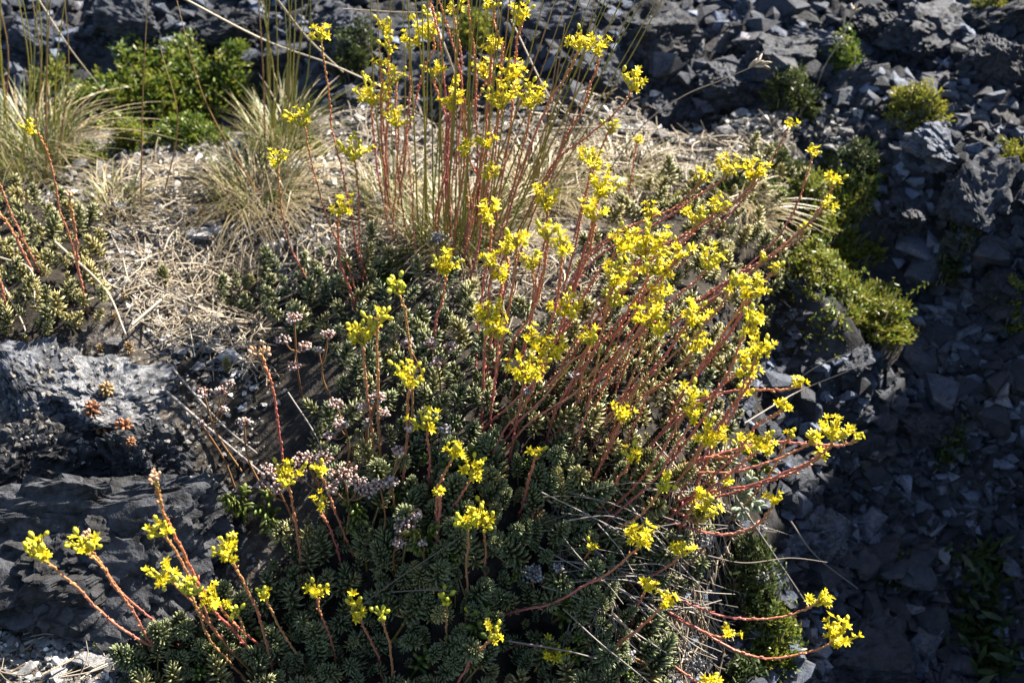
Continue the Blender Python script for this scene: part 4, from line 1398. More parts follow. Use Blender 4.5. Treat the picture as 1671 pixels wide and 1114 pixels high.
    (1117, 898, 30, [(1105, 910), (1075, 932), (1040, 948), (1000, 960)], -.02, O, 'orange stem with a shaded deep yellow head over the dry stalks'),
    (965, 891, 16, [(960, 902), (950, 920), (945, 940)], -.01, O, 'very short stem with a tiny head among grey stalks'),
    (1057, 957, 26, [(1047, 975), (1033, 1010), (1028, 1040)], -.02, O, 'short red stem with the left of two small lower right heads'),
    (1088, 971, 26, [(1078, 985), (1045, 1020), (1015, 1045), (990, 1080)], -.02, O, 'red stem with the right of two small lower right heads'),
    (1338, 977, 36, [(1325, 990), (1290, 1005), (1240, 1012), (1190, 1008), (1130, 988), (1080, 965), (1040, 950)], -.03, O, 'long pink stem arching over the dark gully to the upper of two far right heads'),
    (1369, 1037, 54, [(1350, 1052), (1310, 1065), (1250, 1073), (1200, 1060), (1140, 1025), (1080, 990), (1030, 955)], -.04, O, 'long pink stem arching over the dark gully to the lowest, star-branched far right head'),
    (1195, 1031, 20, [(1180, 1040), (1150, 1030), (1100, 1008), (1060, 985)], -.03, O, 'short thin stem with a small head over the dark juniper-like cushion'),
    (1160, 1112, 26, [(1150, 1122), (1120, 1100), (1080, 1070), (1040, 1040)], -.04, O, 'stem with a head cut by the bottom edge, lower right'),
    (913, 1062, 50, [(893, 1062), (870, 1053), (845, 1052), (820, 1060)], -.02, O, 'low pink stem with a large bright head at the bottom centre'),
    (804, 1035, 32, [(795, 1050), (770, 1075), (755, 1100), (740, 1130)], -.01, PA, 'red stem with a pale plump-budded head at the bottom centre'),
    (730, 977, 28, [(729, 995), (728, 1030), (733, 1060)], 0, G, 'pale scaly stem with an olive head deep in the shaded mat'),
    (768, 998, 14, [(763, 1010), (758, 1035)], 0, G, 'short scaly stem with only a few green buds in the shaded mat'),
    (577, 990, 38, [(586, 1012), (600, 1040), (618, 1075), (625, 1110)], -.01, O, 'red stem with a bright open head low left of centre'),
    (621, 1000, 18, [(627, 1020), (638, 1060), (645, 1110), (648, 1130)], -.01, G, 'red stem with a small brownish budded head beside the bright open one'),
    (513, 962, 32, [(520, 985), (535, 1030), (550, 1070), (548, 1090)], -.01, PA, 'red stem with a narrow pale head left of the bright open low one'),
    (786, 845, 46, [(790, 865), (793, 900), (790, 940), (795, 965)], 0, PA, 'forked pink stem with a budded yellow head in the lower centre'),
    (763, 853, 34, [(765, 880), (763, 910), (765, 960), (768, 990)], 0, G, 'green-topped stem with green buds beside the forked pink stem'),
    (772, 762, 46, [(766, 782), (745, 815), (735, 840), (727, 880)], 0, O, 'orange stem with a spiky deep yellow head under the central thicket'),
    (745, 735, 34, [(738, 755), (720, 800), (715, 850), (717, 900), (715, 940)], 0, PA, 'thick orange stem with a budded head left of the spiky one'),
    (716, 803, 10, [(716, 815), (716, 860), (720, 930)], 0, O, 'stem with one tiny blossom against the thick orange stem'),
    (877, 738, 18, [(870, 760), (860, 800), (845, 850)], 0, O, 'thin stem with a tiny round head in the middle of the dark mat'),
    (693, 688, 42, [(697, 705), (700, 750), (700, 790), (702, 820)], 0, O, 'orange stem with an open starry head left of the central thicket'),
    (665, 610, 52, [(663, 635), (660, 700), (655, 780), (653, 820)], 0, PA, 'red stem with a big cup-shaped pale yellow head over pink seed heads'),
    (590, 545, 50, [(592, 565), (598, 630), (605, 690), (610, 780)], 0, PA, 'tall red stem with the left, lower of two joined pale heads'),
    (617, 518, 36, [(612, 545), (618, 640), (618, 700), (620, 780)], 0, PA, 'tall red stem with the right, higher of two joined pale heads'),
    (425, 572, 22, [(432, 592), (445, 630), (455, 690), (462, 740), (470, 800)], 0, D_, 'tall red stem with a withered golden head over the dark hollow'),
    (470, 772, 48, [(472, 795), (485, 850), (495, 920), (505, 955)], 0, PA, 'red stem with a pale yellow head among pinkish white seed heads'),
    (520, 768, 28, [(530, 790), (545, 830), (565, 880), (578, 905)], 0, PA, 'red stem with a small pale head right among the seed heads'),
    (520, 818, 24, [(528, 845), (545, 880), (560, 930)], 0, O, 'red stem with a small deep yellow head under the seed heads'),
    (262, 862, 38, [(280, 885), (305, 930), (340, 1000), (370, 1050), (420, 1100)], -.02, PA, 'orange stem with a sprawling head before the left boulder, uppermost yellow there'),
    (253, 778, 18, [(262, 820), (290, 880), (318, 940), (345, 990), (400, 1050), (430, 1100)], -.02, D_, 'long dark red stem with a dry brown tip before the left boulder'),
    (268, 935, 48, [(290, 960), (318, 990), (340, 1020), (375, 1050), (420, 1075)], -.02, PA, 'red stem with a spread budded head right of the two leftmost ones'),
    (306, 960, 32, [(325, 1000), (345, 1040), (380, 1085), (405, 1110)], -.02, G, 'scaly stem with a small greenish head between two spread heads'),
    (350, 973, 44, [(370, 1000), (395, 1025), (430, 1055), (470, 1080)], -.02, O, 'red stem with a bright upright-lobed head lower left'),
    (133, 890, 42, [(160, 920), (195, 970), (225, 1015), (255, 1055), (300, 1080)], -.03, PA, 'leaning pink stem with the second head from the left, topped with dry bits'),
    (60, 900, 46, [(80, 925), (120, 960), (165, 1005), (215, 1040), (270, 1065), (305, 1085)], -.03, PA, 'long leaning pink stem with the leftmost plump-budded head before the boulder'),
    (142, 876, 16, [(160, 910), (205, 970), (250, 1010), (285, 1040), (300, 1060)], -.02, D_, 'pink stem with a withered tan tip behind the second head from the left'),
    (370, 895, 50, [(385, 925), (405, 970), (425, 1020), (440, 1080), (448, 1110)], -.01, PA, 'red stem with a jagged pale green-yellow head below the seed heads'),
    (383, 1000, 20, [(395, 1015), (410, 1060), (430, 1110)], -.01, G, 'red stem with a stubby orange-green tip beside the bright lower left head'),
    (432, 970, 24, [(440, 990), (460, 1030), (495, 1080), (530, 1105)], -.01, G, 'red stem with a small dull green head lower left'),
    # --- the small plant at the left edge
    (50, 210, 30, [(68, 230), (88, 290), (100, 340), (120, 400), (140, 500)], 0, PA, 'tall pink stem with a pale nodding head before the left grass tuft'),
    (-40, 235, 30, [(0, 300), (20, 350), (45, 400), (70, 450)], 0, PA, 'pink stem entering from the left edge, uppermost'),
    (-50, 290, 30, [(0, 345), (25, 385), (50, 440), (62, 480)], 0, PA, 'pink stem entering from the left edge below another'),
    (-30, 380, 26, [(0, 455), (8, 490), (18, 530)], 0, PA, 'short dark red stem at the left edge of the sedum patch'),
    (112, 318, 10, [(118, 370), (125, 430), (142, 510)], 0, D_, 'thin red stem with a bare tip beside the nodding head')]
for (hx, hy, size, way, dy, kind, lab) in STEMS:
    flower_stem(hx, hy, size, way, dy, kind, lab, thick=.84 if hy < 260 else .86 if hy > 840 else 1.0)

# older stems without flowers that thicken the fan
for k in range(34):
    f = R.random()
    bx, by = R.uniform(770, 1010), R.uniform(600, 800)
    if k % 4 == 3:
        bx, by = R.uniform(640, 800), R.uniform(380, 470)
    ang = math.radians(R.uniform(38, 78) if k % 4 != 3 else R.uniform(78, 100))
    ln = R.uniform(130, 290)
    tx, ty = bx+ln*math.cos(ang), by-ln*math.sin(ang)
    flower_stem(tx, ty, 0, [(bx+(tx-bx)*.7+R.uniform(-7, 7), by+(ty-by)*.66), (bx+(tx-bx)*.3+R.uniform(-6, 6), by+(ty-by)*.36), (bx, by)], R.uniform(0, .03), R.choice([O, O, PA]),
                'bare red stem without flowers '+('among the stalks of the central grass clump' if k % 4 == 3 else 'in the leaning fan right of the centre'),
                'bare red stems '+('in the central grass' if k % 4 == 3 else 'in the leaning fan'), R.uniform(.6, .85))

# ------------------------------------------------------------------ faded stonecrop with pinkish white seed heads
BEAD = ico(1)


def dried_head(hx, hy, size, base, label, group='pinkish white dried seed heads', material='seed', extra=()):
    B = gpt(*base)
    d = ray(hx, hy)[0]
    t = (B[1]-.004-CAM[1])/d[1]
    Hd = CAM+d*t
    g = np.random.default_rng(int(hx*5+hy*3))
    root = obj('dried_flower_stem', None, label=label, cat='dried flower', group=group, loc=B)
    mid = (B+Hd)/2+np.array([g.normal(0, .006), 0, 0])
    C = catmull(np.array([B, mid, Hd])-B, 12)
    mb = MB()
    mb.tube(C, np.linspace(.0009, .0006, 12), 5, g.random())
    heads = [(C[-1], size)]+[(on_ray(x, y, t)-B, s) for (x, y, s) in extra]
    hb = []
    for (c, sz) in heads:
        r = .42*sz/FPX*t
        if c is not C[-1]:
            k = C[7]
            mb.tube(catmull(np.array([k, (k+c)/2+np.array([0, 0, -.004]), c]), 6), .0005, 4, .6)
        m2 = MB()
        nb = int(max(12, sz*1.5))
        P = g.normal(size=(nb, 3))
        P /= np.linalg.norm(P, axis=1)[:, None]
        P = P*r*(g.random(nb)**.4)[:, None]*np.array([1.25, 1.0, .85])+c
        for p in P[::2]:
            m2.tube(np.array([c-np.array([0, 0, r*.9]), (c+p)/2, p]), .00035, 3, .4, 1.0)
        sc = g.uniform(.0006, .0012, nb)
        m2.inst((BEAD[0], BEAD[1], np.zeros(len(BEAD[0]))), mats34(g.normal(size=(nb, 3))+np.array([0, 0, .5]), P, np.column_stack([sc, sc, sc*1.3])), g.random(nb), (g.random(nb) < .2)*.8)
        hb.append(m2)
    obj('stem', mb.mesh('stem', M['brownstem']), root)
    for m2 in hb:
        obj('seed_head', m2.mesh('seed_head', M[material]), root)
    return root


DRIED = [
    (480, 518, 30, (495, 660), 'thin brown stem with a white-tipped seed head, highest by the dark hollow', [(462, 553, 26), (497, 565, 22), (478, 598, 24)]),
    (536, 546, 26, (560, 680), 'thin stem with a pink-grey seed head left of the joined pale flowers', [(520, 570, 16)]),
    (332, 640, 26, (395, 770), 'brown stem with the leftmost pinkish seed heads over the hollow', [(362, 636, 26), (375, 625, 16), (366, 668, 16)]),
    (398, 688, 22, (430, 800), 'stem with a small white bead-like seed head in the hollow', []),
    (328, 690, 18, (385, 800), 'low stem with a few brown-pink seeds left of the white bead head', []),
    (548, 658, 28, (560, 790), 'stem with a pale seed head left of the tall red pair', [(553, 692, 28), (538, 712, 20)]),
    (615, 648, 30, (600, 770), 'stem with a white seed head seen between the tall red pair', [(628, 672, 22), (590, 662, 20)]),
    (650, 735, 22, (650, 850), 'stem with a few white seeds against the cup-shaped flower stem', [(668, 700, 14)]),
    (705, 560, 26, (712, 690), 'stem with a brownish seed head left of the red thicket', [(735, 566, 24), (712, 590, 26)]),
    (665, 560, 24, (680, 690), 'stem with a small pinkish seed head behind the cup-shaped flower', []),
    (440, 768, 40, (500, 900), 'stem with the left part of the big tangle of seed heads', [(455, 795, 30), (430, 790, 22)]),
    (500, 752, 46, (530, 880), 'stem with the upper part of the big tangle of seed heads', [(528, 745, 34), (490, 775, 30)]),
    (560, 770, 50, (560, 890), 'stem with the right part of the big tangle of seed heads', [(585, 790, 36), (545, 795, 30), (600, 800, 30)]),
    (620, 790, 34, (620, 900), 'stem with a white seed head right of the big tangle', [(640, 785, 22)]),
    (662, 855, 40, (655, 960), 'stem with the whitest seed head in the lower centre', [(680, 838, 22), (652, 885, 24)]),
    (690, 885, 14, (690, 950), 'thin stem with a tiny seed head right of the whitest one', [])]
for (hx, hy, s, b, lab, ex) in DRIED:
    dried_head(hx, hy, s, b, lab, extra=ex)
GREY = [
    (715, 388, 26, (720, 470), 'grey dry seed head at the base of the green grass'), (860, 640, 16, (840, 720), 'small grey seed head under the biggest central head'),
    (868, 935, 40, (880, 990), 'whitish grey dry tuft at the lower centre'), (910, 925, 20, (910, 980), 'small grey tuft right of the whitish one'),
    (1155, 880, 34, (1110, 930), 'grey dry seed cluster by the woolly pale plant'), (1245, 940, 26, (1180, 960), 'grey dry seed cluster above the dark lower cushion'),
    (1135, 1085, 40, (1100, 1110), 'grey seed cluster near the bottom edge, right'), (1030, 1070, 24, (1020, 1100), 'small grey seed cluster at the bottom edge'),
    (1240, 860, 22, (1180, 890), 'dark grey seed cluster over the gully edge'), (600, 690, 20, (600, 760), 'blue-grey dead seed head between the tall red pair'),
    (725, 700, 22, (730, 780), 'blue-grey dead seed head right of the open starry flower'), (935, 612, 18, (920, 680), 'grey dead seed head in the red thicket')]
for (hx, hy, s, b, lab) in GREY:
    dried_head(hx, hy, s, b, lab, 'grey dead seed heads', 'greyseed')

# ------------------------------------------------------------------ grasses
def blade_curve(p, az, length, lean, droop, n=7, g=rng):
    q = np.linspace(0, 1, n)
    hor = length*(lean*q+droop*q**2.2)
    ver = length*(q*(1-.35*lean)-droop*.75*q**2.4)
    return p+np.column_stack([np.cos(az)*hor, np.sin(az)*hor, ver])


def grass_tuft(px, py, rad_px, n, length, label, culms, dry=.6, curl=.9, culm_dry=.3, wid=.0005, group=None):
    P = gpt(px, py)
    rad = rad_px/FPX*depth_of(P)
    g = np.random.default_rng(int(px+py*3))
    root = obj('grass_tuft', None, label=label, cat='grass', group=group, loc=P)
    mb = MB()
    for k in range(int(n*1.5)):
        a = g.uniform(0, 6.28)
        r = rad*math.sqrt(g.random())
        b = np.array([r*math.cos(a), r*math.sin(a), 0])
        b[2] = H(P[0]+b[0], P[1]+b[1])[0]-P[2]-.003
        az = a+g.normal(0, .7)
        isdry = g.random() < dry
        C = blade_curve(b, az, length*g.uniform(.5, 1.15), g.uniform(.05, .6), g.uniform(.1, curl*1.25) if isdry else g.uniform(0, .5), 8)
        side = np.array([-math.sin(az), math.cos(az), 0])
        low = C[:, 2]+P[2] < H(C[:, 0]+P[0], C[:, 1]+P[1])+.001
        C[low, 2] = H(C[low, 0]+P[0], C[low, 1]+P[1])+.002-P[2] if low.any() else C[low, 2]
        mb.ribbon(C, wid*np.array([1, 1, .95, .9, .8, .65, .45, .12])*g.uniform(.7, 1.3), side+np.array([0, 0, .4]), g.random(), 1.0*isdry)
    obj('leaf_tuft', mb.mesh('leaf_tuft', M['grass']), root)
    for (bx, by, mx, my, tx, ty, dd) in culms:
        B = gpt(bx, by)
        d = ray(tx, ty)[0]
        t = (B[1]+dd-CAM[1])/d[1]
        T = CAM+d*t
        db = depth_of(B)
        Mid = on_ray(mx, my, (db+t)/2)
        C = catmull(np.array([B, Mid, T])-P, 14)
        c = MB()
        c.tube(C, np.linspace(.0009, .00045, 14)*g.uniform(.8, 1.15), 5, g.random(), 1.0 if g.random() < culm_dry else g.uniform(0, .25))
        obj('stalk', c.mesh('stalk', M['culm']), root)
    return root


def fan(n, bx0, bx1, by0, by1, tx0, tx1, ty, seed, bow=8, dd=0.0):
    g = random.Random(seed)
    out = []
    for k in range(n):
        f = (k+g.random())/n
        tx = tx0+(tx1-tx0)*f
        bx = bx0+(bx1-bx0)*min(1, max(0, f+g.uniform(-.15, .15)))
        by = g.uniform(by0, by1)
        tyy = ty+g.uniform(-60, 30)
        out.append((bx, by, (bx+tx)/2+g.uniform(-bow, bow), (by+tyy)/2, tx, tyy, dd+g.uniform(-.02, .02)))
    return out


grass_tuft(55, 265, 75, 420, .085, 'bushy dry-green grass clump with tall stalks at the left edge', fan(15, -10, 90, 220, 300, -60, 120, -30, 1, 22), .42, .8, .35)
grass_tuft(455, 240, 42, 260, .075, 'upright grass clump with tall straw-green stalks, second from the left', fan(13, 430, 475, 200, 290, 405, 515, -30, 2, 18), .4, .5, .35)
grass_tuft(420, 330, 62, 380, .07, 'low curly tuft of pale dry grass on the left terrace', [(430, 330, 335, 165, 283, -20, 0)], .72, 1.0, .3)
grass_tuft(745, 400, 75, 420, .075, 'central grass clump whose tall green stalks rise among the flowers', fan(22, 680, 800, 370, 440, 660, 860, -40, 3, 8)+fan(14, 760, 860, 360, 430, 870, 1120, -30, 4, 10), .45, .8, .2)
grass_tuft(880, 320, 60, 260, .06, 'dry pale grass tuft behind the crown-like flower head', fan(5, 850, 900, 300, 340, 900, 1010, 40, 5), .85, 1.0, .6)
grass_tuft(1010, 290, 50, 160, .05, 'small bleached grass tuft on the gravel behind the flowers', [], .85, 1.1)
grass_tuft(1215, 330, 40, 140, .045, 'small dry grass tuft under the two tall upper right heads', [], .8, 1.1)
grass_tuft(640, 340, 45, 200, .06, 'thin dry grass tuft left of the central clump', fan(4, 620, 660, 320, 360, 590, 660, -20, 6), .75, 1.0)
grass_tuft(190, 340, 40, 120, .05, 'sparse dry grass between the left clump and the curly tuft', [(230, 335, 233, 160, 242, -20, 0), (265, 330, 290, 200, 262, 80, 0)], .7, 1.0, .9)


def straw(pts, label, rad=.0007, lift=.004, kind='straw', name='grass_straw', cat='straw', group=None, ends=None, rnd=None):
    """a long dry straw / twig through photo points; depth from heights above the ground at each end"""
    g = np.random.default_rng(int(pts[0][0]*3+pts[-1][1]*7+11))
    Ps = []
    n = len(pts)
    h0, h1 = ends if ends else (lift, lift)
    for k, (x, y) in enumerate(pts):
        G = gpt(x, y)
        hh = h0+(h1-h0)*k/(n-1)
        cosv = (ray(x, y)[0] @ FWD)
        d = depth_of(G)
        slope = max(.25, -ray(x, y)[0][2])
        Ps.append(on_ray(x, y, d-hh/slope))
    C = catmull(np.array(Ps), 10 if n == 2 else 6*n)
    o = Ps[0]
    mb = MB()
    m = len(C)
    mb.tube(C-o, np.linspace(1, .6, m)*rad, 5, (g.uniform(.1, .6) if kind == 'twig' else g.uniform(.3, 1)) if rnd is None else rnd, .9)
    return obj(name, mb.mesh(name, M[kind]), label=label, cat=cat, group=group, loc=o)


LONG = [
    ([(285, -10), (430, 65), (540, 105), (640, 150)], 'longest pale straw slanting across the top left', .0011, (.12, .05)),
    ([(445, -10), (500, 60), (560, 118)], 'pale grass leaf bent beside the lone upper left flower', .0013, (.12, .05)),
    ([(60, -5), (115, 80), (170, 150)], 'brown straw slanting through the top left bank', .0009, (.1, .03)),
    ([(560, 15), (690, 20), (720, 0)], 'thin bent straw at the top edge over the flowers', .0006, (.12, .14)),
    ([(880, 212), (960, 208), (1060, 213)], 'white flat straw lying level behind the column of heads', .0014, (.02, .02)),
    ([(930, 160), (980, 185), (1035, 192)], 'short white straw above the level one', .0011, (.03, .03)),
    ([(835, 35), (905, 170), (960, 190)], 'arched pale grass leaf right of the big heads', .0008, (.08, .06)),
    ([(700, 15), (725, 75), (745, 130)], 'pale flattened straw slanting behind the topmost head', .0016, (.1, .06)),
    ([(1230, 300), (1275, 300), (1330, 318)], 'cream grass leaf under the two tall upper right heads', .0010, (.01, .01)),
    ([(90, 395), (170, 470), (205, 545)], 'long cream grass leaf bent over the left sedum patch', .0013, (.03, .01)),
    ([(0, 420), (50, 440), (57, 500)], 'cream grass leaf curling at the left edge', .0010, (.03, .02)),
    ([(0, 455), (40, 535), (30, 545)], 'thin cream blade at the left edge sedum patch', .0008, (.02, .01)),
    ([(245, 510), (250, 470), (275, 478)], 'grey twig standing in the dry litter', .0012, (.005, .02)),
    ([(215, 530), (250, 500), (275, 478)], 'pale thick twig lying by the tan rosettes', .0014, (.01, .015)),
    ([(240, 445), (330, 435), (390, 412)], 'long dry stalk lying across the terrace litter', .0012, (.006, .006)),
    ([(250, 620), (330, 690), (430, 775)], 'dark woody twig lying down the hollow', .0016, (.006, .006)),
    ([(280, 600), (360, 690), (420, 740)], 'grey bark-less twig beside the dark woody one', .0012, (.006, .006)),
    ([(1290, 850), (1330, 905), (1400, 960)], 'thin grey stalk hanging over the gully', .0008, (.05, .03)),
    ([(1200, 810), (1260, 900), (1320, 990)], 'long grey stalk sloping to the upper far right arching head', .0009, (.06, .06)),
    ([(1150, 905), (1215, 918), (1290, 910), (1350, 917)], 'level grey stalk pointing over the gully', .0006, (.05, .08)),
    ([(900, 1085), (960, 1000), (1010, 1085)], 'grey bent stalk near the bottom edge', .0007, (.01, .02)),
    ([(1000, 1000), (1060, 1060), (1130, 1130)], 'pale straight stalk running to the bottom edge', .0009, (.02, .02)),
    ([(830, 1045), (940, 1065), (1060, 1100)], 'thin stalk beside the low bright head', .0007, (.03, .02)),
    ([(640, 965), (700, 962), (745, 965)], 'short level dead stalk over the shaded mat', .0006, (.02, .02)),
    ([(560, 1010), (640, 950), (760, 870)], 'dark thin twig slanting over the shaded mat', .0006, (.02, .03)),
    ([(470, 640), (520, 720), (535, 790)], 'thin dead stalk left of the tall red pair', .0006, (.03, .02)),
    ([(1275, 640), (1330, 600), (1400, 570)], 'faint grey stalk rising over the shaded gully', .0008, (.03, .06)),
    ([(1215, 690), (1300, 640), (1385, 605)], 'grey stalk with a white tip reaching over the gully', .0006, (.04, .07)),
    ([(40, 1050), (90, 1030), (115, 1022)], 'grey twig lying across the bottom left gravel', .0014, (.004, .006)),
    ([(95, 1105), (150, 1095), (200, 1075)], 'thin straw lying over the flat gravel stone', .0006, (.006, .012)),
    ([(160, 1000), (190, 1010), (205, 1035)], 'blue-grey blade bent in front of the left boulder', .0008, (.01, .004))]
for (pts, lab, r, e) in LONG:
    straw(pts, lab, r, ends=e, kind='twig' if any(w in lab for w in ('grey', 'dark', 'woody', 'dead', 'thin stalk')) else 'straw')

# dead flower stalks lying in a sheaf low on the right of the mat
for k in range(46):
    f = k/45
    x0, y0 = R.uniform(880, 1060), R.uniform(790, 1010)
    ang = R.uniform(-.15, .95)
    ln = R.uniform(110, 260)
    x1, y1 = x0+ln*math.cos(ang), y0+ln*math.sin(ang)
    straw([(x0, y0), (x0+(x1-x0)*.35+R.uniform(-7, 7), y0+(y1-y0)*.35+R.uniform(-14, 14)), (x0+(x1-x0)*.7+R.uniform(-8, 8), y0+(y1-y0)*.7+R.uniform(-12, 12)), (x1, y1)], 'thin grey dead stalk in the tangled sheaf at the lower right of the mat',
          R.uniform(.0003, .00065), kind='twig', name='dead_stalk', cat='dead stalk', group='dead stalks at the lower right', ends=(R.uniform(.006, .03), R.uniform(.012, .05)), rnd=R.uniform(.2, 1))

# drooping grass ear before the dark bank
def grass_ear(px, py, pts, label):
    B = gpt(*pts[-1])
    d = ray(px, py)[0]
    t = (B[1]+.0-CAM[1])/d[1]
    db = depth_of(B)
    P2 = [(px, py)]+list(pts)
    n = len(P2)
    C = catmull(np.array([on_ray(x, y, t+(db-t)*k/(n-1)) for k, (x, y) in enumerate(P2)])-B, 26)
    root = obj('grass_ear', None, label=label, cat='grass', loc=B)
    s = MB()
    s.tube(C, np.linspace(.0003, .0008, 26), 5, .5, .9)
    obj('stalk', s.mesh('stalk', M['straw']), root)
    sp = spindle([(0, .05), (.3, .13), (.7, .10), (1, 0)], 5)
    e = MB()
    g = np.random.default_rng(3)
    tg = C[0]-C[3]
    tg /= np.linalg.norm(tg)
    for k in range(7):
        p = C[0]*(1-k/9)+C[3]*(k/9)
        dd = tg+g.normal(0, .3, 3)
        e.inst(sp, mats34(dd[None], p[None], np.array([.013])), g.random(1))
    obj('seed_spike', e.mesh('seed_spike', M['straw']), root)


grass_ear(1240, 104, [(1180, 130), (1110, 160), (1040, 215), (960, 330)], 'drooping straw-coloured grass ear before the dark bank')
grass_ear(1392, 22, [(1375, 60), (1345, 110), (1330, 150)], 'small pale grass ear high in the right bank')

# fine litter of dry straw
lit = MB()
LIT = [([(170, 260), (640, 280), (640, 420), (430, 540), (260, 560), (170, 480)], 800), ([(860, 220), (1300, 230), (1260, 350), (900, 360)], 450), ([(560, 170), (1060, 160), (1000, 280), (600, 300)], 330), ([(560, 380), (1000, 400), (1100, 480), (760, 520)], 420),
       ([(880, 760), (1200, 780), (1180, 1100), (960, 1120)], 420), ([(-20, 1010), (200, 1010), (190, 1114), (-20, 1114)], 14), ([(230, 430), (420, 430), (440, 620), (250, 560)], 260)]
for poly, n in LIT:
    pts = scatter(poly, n)
    P = ground_at(pts[:, 0], pts[:, 1])
    for k in range(n):
        az = rng.uniform(0, 6.28)
        L = rng.uniform(.012, .05)
        q = np.linspace(-.5, .5, 5)
        bend = rng.normal(0, .5)
        x = P[k, 0]+L*q*math.cos(az)-L*bend*q*q*math.sin(az)
        y = P[k, 1]+L*q*math.sin(az)+L*bend*q*q*math.cos(az)
        z = H(x, y)+.0015+rng.random()*.012+q*L*rng.normal(0, .25)
        lit.tube(np.column_stack([x, y, z]), rng.uniform(.0003, .00075), 3, rng.random()**1.3, .9)
obj('straw_litter', lit.mesh('straw_litter', M['straw']), kind='stuff', label='matted dry straw and stalk litter on the ground', cat='straw litter')

# ------------------------------------------------------------------ cushion shrubs
NEEDLE = (np.array([(0, -.1, 0), (0, .1, 0), (.55, -.17, .05), (.55, .17, .05), (1, 0, 0)]), np.array([(0, 2, 1), (1, 2, 3), (2, 4, 3)]), np.array([0, 0, .5, .5, 1.]))


def shrub(px, py, wpx, height, n, label, material='shrub', tint=.3, leaf=.006, hpx=None, name='cushion_shrub', cat='shrub', per=14, lean=(0, 0)):
    P = gpt(px, py)
    dp = depth_of(P)
    rx = wpx/2/FPX*dp
    ry = rx*.8 if hpx is None else hpx/2/FPX*dp/math.sin(PITCH)*.8
    g = np.random.default_rng(int(px*3+py))
    root = obj(name, None, label=label, cat=cat, loc=P)
    fo, tw = MB(), MB()
    Ms, rn, tn = [], [], []
    cl = g.uniform(-.75, .75, size=(22, 2))
    chh = g.uniform(.12, 1.0, 22)
    for k in range(n):
        ci = g.integers(22)
        u = cl[ci]+g.normal(0, .13, 2)
        r = np.hypot(*u)
        if r > 1.05:
            u = u/r*g.uniform(.6, 1.05)
            r = np.hypot(*u)
        x, y = u[0]*rx, u[1]*ry
        top = height*math.sqrt(max(.06, 1-min(r, 1)**2))*g.uniform(.6, 1.08)*chh[ci]
        gz = H(P[0]+x, P[1]+y)[0]-P[2]
        b = np.array([x*.75, y*.75, gz])
        tip = np.array([x+lean[0]*top, y+lean[1]*top, max(gz, -.35*height)+top])
        ax = np.array([u[0]*1.1, u[1]*1.1, .75])+g.normal(0, .42, 3)
        ax /= np.linalg.norm(ax)
        ln = leaf*g.uniform(1.6, 5.0)
        if k % 3 == 0:
            tw.tube(np.array([b, (b+tip)/2+g.normal(0, .002, 3), tip]), [.0009, .0007, .0004], 3, g.random())
        f = np.linspace(0, 1, per)
        az = np.arange(per)*2.4
        ang = 1.15-.85*f
        Fr = frame_to(ax)[0]
        d = np.column_stack([np.sin(ang)*np.cos(az), np.sin(ang)*np.sin(az), np.cos(ang)]) @ Fr.T
        d += g.normal(0, .12, d.shape)
        loc = tip-ax*ln*(1-f)[:, None]
        # needles point along local x
        z = frame_to(d, g.uniform(0, 6.28, per))
        Mx = np.stack([z[:, :, 2], z[:, :, 0], z[:, :, 1]], 2)*(leaf*g.uniform(.55, 1.05, per))[:, None, None]
        Ms.append(np.concatenate([Mx, loc[:, :, None]], 2))
        rn.append(np.full(per, g.random()))
        tn.append(np.full(per, np.clip(tint+g.normal(0, .28), 0, 1)))
    fo.inst(NEEDLE, np.concatenate(Ms), np.concatenate(rn), np.concatenate(tn))
    obj('foliage', fo.mesh('foliage', M[material], False), root)
    obj('twig', tw.mesh('twig', M['twig']), root)
    return root


